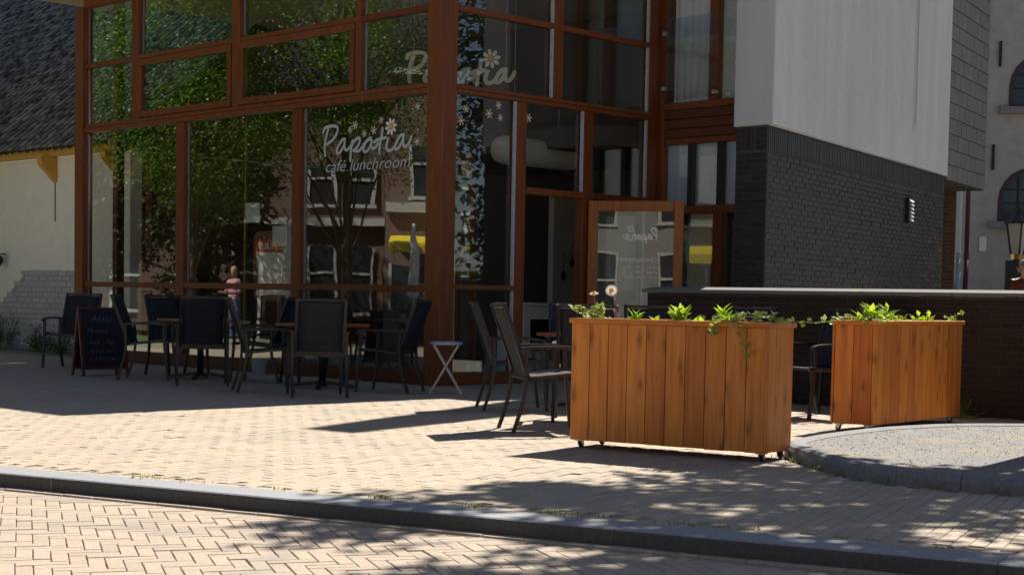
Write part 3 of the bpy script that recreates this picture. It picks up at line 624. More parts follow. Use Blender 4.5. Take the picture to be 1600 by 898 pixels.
for i in range(4):
    t = MB().lathe([(0.085, 0.0), (0.08, 0.012), (0.016, 0.235), (0.004, 0.245)], 16).mesh('cone_ornament', 'teal', True)
    q = cafe_pt(0.42, 0.86 + 0.155 * i, 0.012); o = mk('cone_ornament', t, None, loc=q, label=['teal cone ornament nearest the corner post behind the glass', 'second teal cone ornament from the corner post', 'third teal cone ornament from the corner post', 'teal cone ornament closest to the doorway'][i], cat='ornament', group='teal cones behind the glass')
# mirrors inside
mf = empty('framed_mirror', cafe_pt(4.0, 0.62), TH + R(6), label='round-cornered brown framed mirror standing inside behind the front window', cat='mirror')
def rr_ring(w_, h_, r, n=6):
    out = []
    for cx, cz, a0 in ((w_ / 2 - r, h_ / 2 - r, 0), (-w_ / 2 + r, h_ / 2 - r, 90), (-w_ / 2 + r, -h_ / 2 + r, 180), (w_ / 2 - r, -h_ / 2 + r, 270)):
        out += [(cx + r * math.cos(R(a0 + 90 * t / n)), cz + r * math.sin(R(a0 + 90 * t / n))) for t in range(n + 1)]
    return out
o_, i_ = rr_ring(0.56, 0.92, 0.12), rr_ring(0.42, 0.78, 0.06); n = len(o_); zc = 1.36
vs = [(d, x, z + zc) for ring, d in ((o_, -0.02), (i_, -0.02), (i_, 0.02), (o_, 0.02)) for x, z in ring]
MB().add(vs, [((k * n + i), (k * n + (i + 1) % n), (((k + 1) % 4) * n + (i + 1) % n), (((k + 1) % 4) * n + i)) for k in range(4) for i in range(n)]).build('frame', 'terracotta', mf)
vs = [(d, x, z + zc) for d in (-0.004, 0.004) for x, z in i_]
MB().add(vs, [tuple(range(n))[::-1], tuple(range(n, 2 * n))] + [(i, (i + 1) % n, n + (i + 1) % n, n + i) for i in range(n)]).build('mirror_glass', 'mirror', mf)
for y in (-0.2, 0.2): MB().box(-0.02, 0.02, y - 0.02, y + 0.02, 0.012, 0.92).build('leg', 'terracotta', mf)
tm = empty('tall_mirror', cafe_pt(1.55, 1.86), TH, label='narrow tall wood framed mirror behind the entrance glass', cat='mirror')
MB().box(-0.004, 0.004, -0.10, 0.10, 1.25, 2.72).build('mirror_glass', 'mirror', tm)
for y0, y1, z0, z1 in ((-0.15, -0.101, 1.2, 2.78), (0.101, 0.15, 1.2, 2.78), (-0.1, 0.1, 2.722, 2.78), (-0.1, 0.1, 1.2, 1.248)): MB().box(-0.02, 0.02, y0, y1, z0, z1).build('frame', FW_, tm)
for y in (-0.12, 0.12): MB().box(-0.02, 0.02, y - 0.02, y + 0.02, 0.012, 1.198).build('leg', FW_, tm)
cb = empty('cabinet', cafe_pt(1.9, 3.4), TH, label='white cabinet inside the doorway under the dark opening', cat='cabinet')
MB().box(-0.35, 0.35, -0.25, 0.25, 0.012, 0.9).build('carcass', 'white_paint', cb, bevel=0.01); MB().box(-0.38, 0.38, -0.28, 0.28, 0.902, 0.94).build('top', 'white_paint', cb, bevel=0.006); MB().box(-0.22, 0.22, -0.262, -0.252, 0.3, 0.72).build('opening', 'black_paint', cb)
for i, (v, z, h) in enumerate(((4.55, 1.35, 0.3), (4.72, 1.55, 0.26), (4.95, 1.62, 0.34), (5.1, 1.3, 0.2))):
    q = cafe_pt(2.33, v, z); o = empty('hanging_ornament', q, TH, label=['lowest dark pendant ornament on the beige wall in the doorway', 'dark bell ornament high on the beige wall in the doorway', 'square dark ornament at the edge of the beige wall', 'small dark ornament low beside the door frame'][i], cat='ornament', group='ornaments on the café wall')
    MB().tube([(0, 0, 0), (0, 0, h)], 0.004, 5).build('cord', 'black_paint', o); MB().lathe([(0.005, -0.1), (0.035, -0.06), (0.045, -0.01), (0.012, 0.05)], 10).build('body', 'black_paint', o, smooth=True)
# ================================================================== white and black block on the right
def wall_bricks(parent, name, mat, origin, direction, length, z0, z1, L=0.21, Hh=0.0, course=0.0655, joint=0.010, depth=0.05, proud=0.004, n_obj=300, holes=None, jit=0.002, tilt=0.008, out=None, start=0.0, shift=0.5, keep=None, chamfer=0.003):
    """bricks standing in a vertical wall: direction along the wall, out = outward normal"""
    d = Vector((*direction, 0)).normalized(); o = Vector((*out, 0)).normalized(); zz = Vector((0, 0, 1)); spots = []; r = 0; z = z0
    o3 = Vector((*origin, 0))
    bx = (d, zz, o) if d.cross(zz).dot(o) > 0 else (-d, zz, o)
    while z + course <= z1 + 1e-4:
        x = -L * shift if r % 2 else 0.0
        while x < length - 0.01:
            a, b = max(x, 0), min(x + L, length)
            if b - a > 0.03 and not (holes and holes(0.5 * (a + b), z + course / 2)) and (keep is None or keep(0.5 * (a + b), z)):
                c = o3 + d * ((a + b) / 2) + zz * (z + course / 2) + o * (proud + rnd.uniform(-jit, jit))
                m = Matrix(((bx[0].x, bx[1].x, bx[2].x, c.x), (bx[0].y, bx[1].y, bx[2].y, c.y), (bx[0].z, bx[1].z, bx[2].z, c.z), (0, 0, 0, 1)))
                m = m @ Matrix.Rotation(rnd.uniform(-tilt, tilt), 4, 'X') @ Matrix.Rotation(rnd.uniform(-tilt, tilt), 4, 'Y')
                spots.append((m, round((b - a - joint) / (L - joint), 2)))
            x += L
        z += course; r += 1
    bricks(parent, name, mat, spots, L - joint, course - joint, depth, n_obj=n_obj, c=chamfer)
W0 = V2(2.87, 18.10); wa = R(30.0); WD = V2(math.sin(wa), math.cos(wa)); WN = V2(WD.y, -WD.x)      # wall runs away to the right, WN faces us
RET = W0 + DL * 0.44; ZW = 3.03; HTOP = 8.9
WBL = empty('white_block', (W0.x, W0.y, 0), label='tall block of white render above black brick with slate clad end', cat='building')
def loc(p): return (p.x - W0.x, p.y - W0.y)
end = W0 + WD * 7.75; back_dir = V2(0.39, 0.92)
bk0 = RET + back_dir * 7.5; e2 = W0 + WD * 10.25
# upper volume: render to the slate, slate beyond it
pr = [loc(p) for p in (W0 + WN * 0.035 + DL * -0.03, end + WN * 0.035, end - WN * 3.0, bk0, RET - DR * 0.03 + DL * 0.02)]
up_ = MB().prism(pr, ZW, HTOP).build('rendered_wall', 'stucco', WBL, bevel=0.012)
MB().box(0.0, 7.74, 0.02, 0.042, ZW - 0.012, ZW - 0.001, Matrix(((WD.x, WN.x, 0, 0), (WD.y, WN.y, 0, 0), (0, 0, 1, 0), (0, 0, 0, 1)))).build('drip_edge', 'steel', WBL)
sl = [loc(p) for p in (end + WD * 0.004, e2, e2 - WN * 3.0, end - WN * 2.99 + WD * 0.004)]
slat = MB().prism(sl, ZW - 0.06, HTOP).build('slate_backing', 'mortar_dark', WBL)
# the render's slot and its dark infill
sm = Matrix(((WD.x, WN.x, 0, 0), (WD.y, WN.y, 0, 0), (0, 0, 1, 0), (0, 0, 0, 1)))
MB().box(5.87, 5.955, 0.036, 0.040, 3.66, 7.4, sm).build('recess_strip', 'concrete_dark', up_)
MB().box(5.855, 5.868, 0.036, 0.046, 3.65, 7.41, sm).build('strip_edge', 'steel', up_)
pan = None; z = ZW - 0.05; r = 0
while z < 7.6:
    x = 7.76 - (0.16 if r % 2 else 0.0)
    while x < 10.2:
        a, b = max(x, 7.76), min(x + 0.325, 10.24)
        MB().box(a + 0.004, b - 0.004, 0.002, 0.018 + rnd.uniform(0, 0.003), z + 0.004, z + 0.232, sm).build('slate_panel', 'slate', WBL); x += 0.325
    MB().box(7.76, 10.24, 0.002, 0.012, z + 0.2325, z + 0.2405, sm).build('panel_joint', 'black_paint', WBL)
    z += 0.243; r += 1
# lower black brick
lb = [loc(p) for p in (W0, end - WD * 0.05, end - WN * 2.5, bk0, RET)]
low = MB().prism(lb, 0, ZW - 0.003).build('mortar_core', 'mortar_dark', WBL)
bw_ = mk('brick_face', None, WBL)
ret = MB()
wall_bricks(WBL, 'black_brick', 'black_brick', W0, WD, 7.68, 0.82, ZW - 0.29, L=0.216, out=WN, proud=0.007, jit=0.003, tilt=0.014, n_obj=300, chamfer=0.006)
bpy.data.objects.remove(bw_)
# soldier course under the render, and the return face
k = 0.06; sp = []
def soldier(o3, d, n_, x, z0, h=0.275, w_=0.052, depth=0.04):
    dz = Vector((0, 0, 1)); d3, n3 = Vector((*d, 0)), Vector((*n_, 0)); c = Vector((*o3, 0)) + d3 * x + dz * (z0 + h / 2) + n3 * (0.006 + rnd.uniform(-0.002, 0.002))
    x_ = dz; y_ = n3.cross(x_)
    return Matrix(((x_.x, y_.x, n3.x, c.x), (x_.y, y_.y, n3.y, c.y), (x_.z, y_.z, n3.z, c.z), (0, 0, 0, 1))), 1.0
while k < 7.65: sp.append(soldier(W0, WD, WN, k, ZW - 0.285)); k += 0.063
bricks(WBL, 'soldier_brick', 'black_brick', sp, 0.265, 0.052, 0.04, n_obj=140, c=0.003)
wall_bricks(WBL, 'return_brick', 'black_brick', W0, DL, 0.44, 0.82, ZW - 0.29, L=0.216, out=-DR, proud=0.006, n_obj=80)
sp = [soldier(W0, DL, -DR, 0.2 + 0.062 * i, ZW - 0.285) for i in range(3)]
bricks(WBL, 'soldier_brick', 'black_brick', sp, 0.265, 0.052, 0.04, c=0.003)
wall_bricks(WBL, 'return_brick', 'black_brick', W0 + DL * 0.0, DL, 0.165, ZW - 0.285, ZW - 0.02, L=0.165, out=-DR, proud=0.006, n_obj=20)
wall_bricks(WBL, 'return_brick', 'black_brick', W0 + DL * 0.36, DL, 0.08, ZW - 0.285, ZW - 0.02, L=0.08, out=-DR, proud=0.006, n_obj=20)
# louvred vent
vt = MB().box(5.62, 5.80, 0.012, 0.05, 2.2, 2.56, sm).build('vent', 'black_paint', WBL)
for i in range(6):
    z = 2.225 + i * 0.055
    MB().add([sm @ Vector(q) for q in ((5.63, 0.052, z + 0.03), (5.79, 0.052, z + 0.03), (5.79, 0.085, z), (5.63, 0.085, z), (5.63, 0.052, z + 0.02), (5.79, 0.052, z + 0.02), (5.79, 0.08, z - 0.008), (5.63, 0.08, z - 0.008))], [(0, 1, 2, 3), (4, 7, 6, 5), (3, 2, 6, 7), (0, 4, 5, 1)]).build('vent_slat', 'white_paint', vt)
# brown brick wall and drainpipes under the slate overhang
BBW = empty('brown_brick_wall', (7.2, 27.2, 0), label='narrow brown brick wall in the gap behind the black brick', cat='wall')
MB().box(-1.6, 0.40, 0, 0.3, 0, 3.6).build('mortar_core', 'mortar_light', BBW)
wall_bricks(BBW, 'brick', 'brown_brick', V2(6.75, 27.2), V2(1, 0), 0.85, 0.9, 3.5, out=V2(0, -1), proud=0.004, n_obj=160)
for x, mname, r, lab in ((7.69, 'pipe_grey', 0.05, 'pale grey drainpipe between the black brick and the plaster gable'), (7.83, 'pipe_red', 0.045, 'dark red drainpipe beside the pale grey drainpipe')):
    dpp = empty('drainpipe', (x, 27.3, 0), label=lab, cat='pipe'); MB().tube([(0, 0, 0), (0, 0, 1.85)], r, 12).build('pipe', mname, dpp, smooth=True); MB().tube([(0, 0, 1.85), (0, 0, 5.0)], r * 0.88, 12).build('upper_pipe', 'blind' if mname == 'pipe_grey' else mname, dpp, smooth=True); MB().tube([(0, 0, 1.80), (0, 0, 1.92)], r * 1.12, 12).build('socket', mname, dpp)
# ================================================================== plaster gable at the far right
GB = empty('plaster_gable', (9.0, 34.0, 0), label='grey plaster gable with arched windows and iron anchors beyond the slate', cat='building')
GX = lambda x: x - 9.0
def arch_ring(cx, z0, w_, h_, n=10):
    r = w_ / 2; return [(cx - r, z0), (cx + r, z0)] + [(cx + r * math.cos(math.pi * t / n), z0 + h_ - r + r * math.sin(math.pi * t / n)) for t in range(n + 1)]
# wall with two arched openings cut as recessed windows
gw = MB().add([(-2.2, 0, 0), (12, 0, 0), (12, 0, 7.0), (5.2, 0, 13.0), (1.0, 0, 7.5), (-2.2, 0, 3.4), (-2.2, 0.5, 0), (12, 0.5, 0), (12, 0.5, 7.0), (5.2, 0.5, 13), (1.0, 0.5, 7.5), (-2.2, 0.5, 3.4)], [(0, 1, 2, 3, 4, 5), (11, 10, 9, 8, 7, 6), (0, 6, 7, 1), (1, 7, 8, 2), (2, 8, 9, 3), (3, 9, 10, 4), (4, 10, 11, 5), (5, 11, 6, 0)]).build('wall', 'gable_plaster', GB)
MB().bar((-2.4, -0.03, 3.4), (5.2, -0.03, 13.15), 0.5, 0.28).build('coping', 'stone_trim', GB)
for cx, z0, w_, h_ in ((2.12, 2.90, 1.3, 1.02), (2.28, 5.35, 1.3, 1.0)):
    ring = arch_ring(cx, z0, w_, h_); ro = arch_ring(cx, z0 - 0.06, w_ + 0.16, h_ + 0.14); n = len(ring)
    fr = MB().add([(x, -0.02, z) for x, z in ro] + [(x, -0.02, z) for x, z in ring] + [(x, -0.003, z) for x, z in ro] + [(x, -0.003, z) for x, z in ring], [(i, (i + 1) % n, n + (i + 1) % n, n + i) for i in range(n)] + [(2 * n + i, i, (i + 1) % n + 0, 2 * n + (i + 1) % n)[::-1] for i in range(n)]).build('arched_window', 'pipe_red', GB)
    MB().add([(x, -0.006, z) for x, z in ring], [tuple(range(n))]).build('pane', 'window_dark' if 'window_dark' in M else 'lantern_dark', fr)
    for x in (cx - 0.3, cx, cx + 0.3): MB().box(x - 0.02, x + 0.02, -0.03, -0.008, z0, z0 + h_ - 0.12).build('glazing_bar', 'black_paint', fr)
    for z in (z0 + 0.33, z0 + 0.62): MB().box(cx - 0.62, cx + 0.62, -0.028, -0.0085, z - 0.02, z + 0.02).build('glazing_bar', 'black_paint', fr)
    MB().box(cx - 0.95, cx + 0.95, -0.16, 0.0, z0 - 0.22, z0 - 0.07).build('window_sill', 'stone_trim', GB, bevel=0.01)
for x, z in ((1.33, 6.4), (1.25, 4.2)): 
    MB().bar((x, -0.03, z - 0.27), (x, -0.03, z + 0.27), 0.05, 0.05).build('wall_anchor', 'black_paint', GB)
MB().box(1.02, 1.16, -0.08, 0, 2.18, 2.5).build('wall_light', 'white_paint', GB, bevel=0.02)
# lantern on a bracket, notice board, visitor
LT = empty('street_lantern', (9.57, 30.0, 0), label='old black street lantern with tapered glass in front of the plaster gable', cat='street lamp')
MB().tube([(0, 0, 0), (0, 0, 0.5), (0, 0, 1.85)], [0.09, 0.055, 0.04], 12).build('pole', 'black_paint', LT, smooth=True)
MB().lathe([(0.05, 1.85), (0.11, 1.9), (0.12, 2.0)], 8).build('collar', 'brass', LT)
MB().lathe([(0.12, 2.0), (0.21, 2.58)], 4).build('lamp_glass', 'lantern_glass', LT)
for i in range(4):
    a = math.pi / 2 * i; MB().bar((0.125 * math.cos(a), 0.125 * math.sin(a), 2.0), (0.215 * math.cos(a), 0.215 * math.sin(a), 2.58), 0.03, 0.03).build('lamp_bar', 'black_paint', LT)
MB().lathe([(0.27, 2.58), (0.25, 2.62), (0.1, 2.74), (0.06, 2.86), (0.02, 2.92)], 8).build('lamp_roof', 'black_paint', LT)
NB = empty('notice_board', (9.75, 29.0, 0), label='black notice board reading Welkom behind the low brick wall', cat='sign')
MB().box(-0.7, 0.6, 0, 0.06, 0.6, 1.85).build('board', 'black_paint', NB, bevel=0.01); MB().box(-0.48, 0.5, -0.006, -0.002, 0.75, 1.55).build('poster', 'blue_grey', NB)
for x in (-0.6, 0.5): MB().box(x - 0.03, x + 0.03, 0.062, 0.10, 0, 1.8).build('post', 'black_paint', NB)
me = text_mesh('Welkom', 0.15, 0, 0.002); me.transform(Matrix.Rotation(math.pi / 2, 4, 'X')); me.materials.append(M['decal']); mk('lettering', me, NB, loc=(-0.5, -0.004, 1.63))
# ================================================================== tiled house on the left (same axes as the café)
TH_ = empty('tiled_house', (cafe_pt(8.0, 1.0).x, cafe_pt(8.0, 1.0).y, 0), TH, label='cream plastered house with dark pantile roof left of the café', cat='house')
# local x = depth from its wall, local y = along the wall away from the café
MB().box(0, 12.2, 0.0, 18.0, 0, 3.12).build('wall', 'cream_plaster', TH_)
gbl = MB().add([(0.02, -0.003, 3.12), (12.2, -0.003, 3.12), (6.1, -0.003, 8.1), (0.02, 0.2, 3.12), (12.2, 0.2, 3.12), (6.1, 0.2, 8.1)], [(0, 1, 2), (5, 4, 3), (0, 3, 4, 1), (1, 4, 5, 2), (2, 5, 3, 0)]).build('gable', 'brown_brick', TH_)
MB().box(0.2, 5.4, -0.05, -0.004, 0, 3.1).build('gable_brickwork', 'brown_brick', TH_)
MB().box(-0.16, 0.02, -0.05, 18.0, 3.125, 3.25).build('eaves_board', 'ochre_paint', TH_, bevel=0.01)
MB().box(-0.19, -0.162, -0.05, 18.0, 3.19, 3.262).build('gutter_edge', 'ochre_paint', TH_)
for y in (0.30, 2.22, 4.3, 6.6):
    br = MB().add([(0, y - 0.07, 2.72), (0, y + 0.07, 2.72), (0, y + 0.07, 3.12), (0, y - 0.07, 3.12), (-0.30, y - 0.07, 3.12), (-0.30, y + 0.07, 3.12), (-0.28, y - 0.07, 3.0), (-0.28, y + 0.07, 3.0)], [(0, 3, 4, 6), (1, 7, 5, 2), (3, 2, 5, 4), (4, 5, 7, 6), (6, 7, 1, 0)]).build('eaves_bracket', 'ochre_paint', TH_)
    MB().box(-0.012, 0.0, y - 0.012, y + 0.012, 2.1, 2.72).build('wall_iron', 'concrete_dark', TH_)
for y in (0.9, 1.35, 2.85, 3.45): MB().bar((-0.14, y, 3.12), (-0.20, y, 3.24), 0.03, 0.02).build('gutter_strap', 'ochre_paint', TH_)
pitch = R(40); cr_, sr_ = math.cos(pitch), math.sin(pitch)
RFT = MB().add([(-0.18, -0.12, 3.22), (-0.18, 18.0, 3.22), (6.2, 18.0, 3.22 + 6.38 * sr_ / cr_), (6.2, -0.12, 3.22 + 6.38 * sr_ / cr_), (12.4, -0.12, 3.2), (12.4, 18.0, 3.2)], [(0, 3, 2, 1), (2, 3, 4, 5)]).build('roof', 'roof_tile', TH_)
MB().add([(-0.2, -0.14, 3.2), (-0.2, -0.12, 3.2), (6.2, -0.12, 3.2 + 6.4 * sr_ / cr_), (6.2, -0.14, 3.2 + 6.4 * sr_ / cr_), (-0.2, -0.14, 3.05), (-0.2, -0.12, 3.05), (6.2, -0.12, 3.02 + 6.4 * sr_ / cr_), (6.2, -0.14, 3.02 + 6.4 * sr_ / cr_)], [(0, 1, 2, 3), (4, 7, 6, 5), (0, 3, 7, 4), (1, 5, 6, 2), (0, 4, 5, 1)]).build('verge_board', 'black_paint', RFT)
prof = [(0.0, 0.040), (0.020, 0.072), (0.048, 0.082), (0.076, 0.066), (0.100, 0.026), (0.135, 0.004), (0.185, 0.008), (0.232, 0.042)]
def tile_mesh(tw=0.225, tl=0.38):
    mb = MB(); n = len(prof)
    vs = [(a, 0, z) for a, z in prof] + [(a, tl, z * 0.85 - 0.004) for a, z in prof] + [(a, 0, z - 0.016) for a, z in prof]
    fs = [(i, i + 1, n + i + 1, n + i) for i in range(n - 1)] + [(2 * n + i, 2 * n + i + 1, i + 1, i) for i in range(n - 1)]
    fs += [(0, n, 2 * n), (n - 1, 3 * n - 1, 2 * n - 1)]
    return mb.add(vs, fs)
def crown_light_attr(me, n_):  # marks the rolls where sunlight is painted on
    at = me.color_attributes.new('crown_light', 'FLOAT_COLOR', 'POINT'); k_ = len(prof)
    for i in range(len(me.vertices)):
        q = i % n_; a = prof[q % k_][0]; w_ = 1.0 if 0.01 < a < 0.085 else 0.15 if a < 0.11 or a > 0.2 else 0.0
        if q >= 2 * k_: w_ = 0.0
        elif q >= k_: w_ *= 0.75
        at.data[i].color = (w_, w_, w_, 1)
tmsh = tile_mesh().mesh('roof_tile', 'roof_tile', True); crown_light_attr(tmsh, len(tmsh.vertices))
tiles = []
for r_ in range(26):
    for c_ in range(79):
        s = r_ * 0.33 - 0.06; y = -0.13 + c_ * 0.225 + (0.015 if r_ % 2 else 0)
        # tile local: x along the wall, y up the slope, z normal
        base = Vector((-0.18 + s * cr_, y + rnd.uniform(-0.004, 0.004), 3.235 + s * sr_))
        X = Vector((0, 1, 0)); Y = Vector((cr_, 0, sr_)); Z = X.cross(Y) * 1.0
        if Z.z < 0: Z = -Z
        off = Z * 0.012; lift = 0.05
        Yt = (Y * 0.38 - Z * 0.014).normalized()
        X2 = Vector((0, 1, 0))
        m = Matrix(((X2.x, Yt.x, Z.x, base.x + off.x), (X2.y, Yt.y, Z.y, base.y + off.y), (X2.z, Yt.z, Z.z, base.z + off.z), (0, 0, 0, 1)))
        tiles.append((m @ Matrix.Rotation(rnd.uniform(-0.02, 0.02), 4, 'Z') @ Matrix.Rotation(rnd.uniform(-0.015, 0.015), 4, 'X'), s))
tiles.sort(key=lambda t: (t[0].translation - Vector((0, 2.5, 4))).length); rest = MB(); tb = tile_mesh()
for i, (m, s) in enumerate(tiles):
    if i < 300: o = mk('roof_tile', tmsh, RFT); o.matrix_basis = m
    else: rest.add([m @ Vector(v) for v in tb.v], tb.f)
rf_ = rest.build('roof_tile_field', 'roof_tile', RFT, kind='stuff', smooth=True); crown_light_attr(rf_.data, len(tb.v))
# white painted brick showing where the plaster ends
def worn(x, z): return 1.2 < x < 3.05 + 0.12 * math.sin(z * 31.0) + (1.30 - z) * 1.7
hw = cafe_pt(8.0, 1.0)
wall_bricks(TH_, 'white_brick', 'white_brick', V2(hw.x, hw.y), DL, 5.2, 0.06, 1.32, L=0.245, course=0.0895, joint=0.012, depth=0.03, proud=0.022, out=-DR, n_obj=300, keep=worn, jit=0.003)
MB().add([(-0.010, 1.2, 0.0), (-0.010, 5.2, 0.0), (-0.010, 3.1, 1.31), (-0.010, 1.2, 1.31)], [(3, 2, 1, 0)]).build('brick_mortar', 'mortar_white', TH_)
WLm = empty('wall_lantern', cafe_pt(11.82, 0.98, 1.46), TH, label='small black lantern hanging on the cream wall at the left edge', cat='lamp')
MB().bar((0, 0, 0.12), (-0.16, 0, 0.12), 0.02, 0.02).build('bracket', 'black_paint', WLm); MB().lathe([(0.02, -0.14), (0.05, -0.08), (0.10, 0.0), (0.105, 0.05), (0.07, 0.1), (0.015, 0.13)], 12, Matrix.Translation((-0.16, 0, -0.01))).build('lamp_body', 'black_paint', WLm, smooth=True)
# ================================================================== low brick wall with coping
LWL = empty('low_brick_wall', (WB.x, WB.y, 0), math.atan2(DL.y, DL.x), label='low dark red brick wall with pale saddle coping behind the planters', cat='wall')
# local x along the wall (away to the left), local y = -(towards us)?  DL x-axis, y-axis = -DR
MB().box(-3.5, 4.06, -0.20, 0.0, 0, 1.085).build('mortar_core', 'mortar_wall', LWL)
wall_bricks(LWL, 'brick', 'wall_brick', WB - DL * 3.5, DL, 7.56, 0.0, 1.07, L=0.215, course=0.0664, out=-DR, proud=0.006, n_obj=300, keep=lambda x, z: x > 2.2)
wall_bricks(LWL, 'end_brick', 'wall_brick', WB + DL * 4.06, DR, 0.2, 0.0, 1.07, L=0.2, course=0.0664, out=DL, proud=0.006, n_obj=30)
x = -3.5
while x < 4.0:
    x2 = min(x + 0.98, 4.11); cp = [(0.04, 1.09), (0.04, 1.122), (-0.10, 1.150), (-0.24, 1.122), (-0.24, 1.09)]
    n = 5; e = 0.10 if x2 > 4.05 else 0.0
    vs = [(x + 0.004, y, z) for y, z in cp] + [((x2 - e if i == 2 else x2), y, z) for i, (y, z) in enumerate(cp)]
    MB().add(vs, [tuple(range(n)), tuple(range(n, 2 * n))[::-1]] + [(i, i + n, (i + 1) % n + n, (i + 1) % n) for i in range(n)]).build('coping_stone', 'coping_concrete' if 'coping_concrete' in M else 'concrete', LWL)
    x = x2 + (0.0 if x2 < 4.1 else 1)
# ================================================================== trees
def tree(name, base, height, crown, rad, label, n_clump=60, per=170, lsize=0.13, seed=1, trunk_r=0.2, mat='leaf_tree', group=None, droop=0.0, spread=0.30, lean=(0, 0)):
    g = random.Random(seed); root = empty(name, base, label=label, cat='tree', group=group)
    cx, cy_, cz = crown; tr = MB()
    top = Vector((cx + lean[0], cy_ + lean[1], height * 0.86))
    pts = [Vector((0, 0, -0.05)), Vector((0.03, 0.0, height * 0.12)), Vector((cx * 0.2, cy_ * 0.2, height * 0.35)), Vector((cx * 0.6, cy_ * 0.6, height * 0.6)), top]
    pts = smooth_line(pts, 4); k = len(pts); tr.tube(pts, [trunk_r * (1.25 if i == 0 else 1.0) * (1 - 0.88 * i / (k - 1)) for i in range(k)], 10)
    cl = MB(); cs = []
    for i in range(n_clump):
        while True:
            p = Vector((g.uniform(-1, 1), g.uniform(-1, 1), g.uniform(-1, 1)))
            if 0.25 < p.length < 1.0: break
        c = Vector((cx + p.x * rad[0], cy_ + p.y * rad[1], cz + p.z * rad[2])); cs.append(c)
        if i % 3 == 0:
            j = min(k - 1, max(3, int(k * min(0.95, (c.z - rad[2] * 0.35) / height)))); a = pts[j]
            tr.tube(smooth_line([a, a.lerp(c, 0.5) + Vector((0, 0, 0.15 * rad[2])), c], 3), [trunk_r * 0.26, trunk_r * 0.22, trunk_r * 0.18, trunk_r * 0.15, trunk_r * 0.12, trunk_r * 0.08, trunk_r * 0.05], 6)
        cr = g.uniform(0.6, 1.3) * spread * (rad[0] + rad[2]) / 2
        for q in range(per):
            d = Vector((g.gauss(0, 1), g.gauss(0, 1), g.gauss(0, 0.65))); d = d.normalized() * (g.random() ** 0.5) * cr
            dd = Vector((g.gauss(0, 1), g.gauss(0, 1), g.gauss(-0.2 - droop, 0.6)))
            leaf(cl, c + d, dd, Vector((g.gauss(0, .5), g.gauss(0, .5), 1)), lsize * g.uniform(0.7, 1.3), lsize * 0.55)
    tr.build('trunk', 'bark', root, smooth=True); cl.build('crown', mat, root)
    return root
tree('street_tree', (3.95, 10.72, 0.08), 8.0, (0.2, 1.15, 5.9), (2.15, 2.0, 1.5), 'leafy street tree on the gravel island whose shadow falls on the road', 46, 150, 0.17, 5, 0.2, spread=0.24, mat='leaf_dense')
tree('park_tree', (-15.0, 19.9, 0), 11.0, (0.3, 0.4, 6.6), (3.0, 3.2, 3.2), 'broad green tree left of the frame, mirrored right of the lettering', 80, 520, 0.085, 11, 0.14, group='trees along the street', droop=0.5)
tree('park_tree', (-14.2, 22.9, 0), 10.0, (0.2, 0.0, 5.9), (2.4, 2.1, 3.4), 'dense green tree left of the frame, mirrored in the middle window', 80, 520, 0.085, 12, 0.13, group='trees along the street', droop=0.5)
tree('park_tree', (-20.0, 25.6, 0), 9.0, (0.0, 0.2, 5.0), (2.6, 2.2, 3.4), 'loose green tree left of the frame, mirrored behind the tiled house', 50, 300, 0.10, 13, 0.12, group='trees along the street', droop=0.3)
#tree('park_tree', (-24.0, 22.6, 0), 12.0, (0.0, 0.2, 7.0), (3.4, 3.0, 4.4), 'tall dark tree at the back of the row, mirrored above the shop fronts', 80, 130, 0.24, 14, 0.26, group='trees along the street', droop=0.3)
for i, (x, y, h) in enumerate(((-18.6, 23.5, 8.5), (-18.8, 26.0, 9.5), (-19.5, 28.8, 9.0))):
    tree('yew_tree', (x, y, 0), h, (0, 0, h * 0.48), (1.5, 1.55, h * 0.47), ['dark yew nearest the street left of the frame, mirrored behind the middle tree', 'dark yew in the middle of the row left of the frame', 'dark yew at the far end of the row left of the frame'][i], 90, 150, 0.19, 31 + i, 0.2, mat='leaf_yew', group='dark yews left of the frame', spread=0.22)
tree('park_tree', (12.5, 19.8, 0), 9.0, (0.0, 0.0, 4.6), (3.6, 2.6, 4.2), 'dense dark tree right of the frame, mirrored beside the corner post', 80, 110, 0.24, 21, 0.24, mat='leaf_yew', group='trees along the street')
hd_ = empty('hedge', (7.6, 18.8, 0), R(70), label='added clipped green hedge out of view, keeping sunlit paving out of the entrance glass', cat='hedge')  # added hedge, hides bright paving from the reflection beside the corner post
hl = MB(); hg = random.Random(3)
for i in range(9000):
    p = Vector((hg.uniform(-1.9, 1.9), hg.uniform(-0.4, 0.4), hg.uniform(0.02, 1.35)))
    k_ = hg.randint(0, 2)
    if k_ == 0: p.y = hg.choice((-0.4, 0.4))
    elif k_ == 1: p.z = 1.35
    leaf(hl, p, Vector((hg.gauss(0, 1), hg.gauss(0, 1), hg.gauss(0.3, 1))), Vector((0, 0, 1)), 0.09, 0.05)
hl.build('foliage', 'leaf_bush', hd_); MB().box(-1.8, 1.8, -0.34, 0.34, 0.0, 1.28).build('twigs', 'bark', hd_)
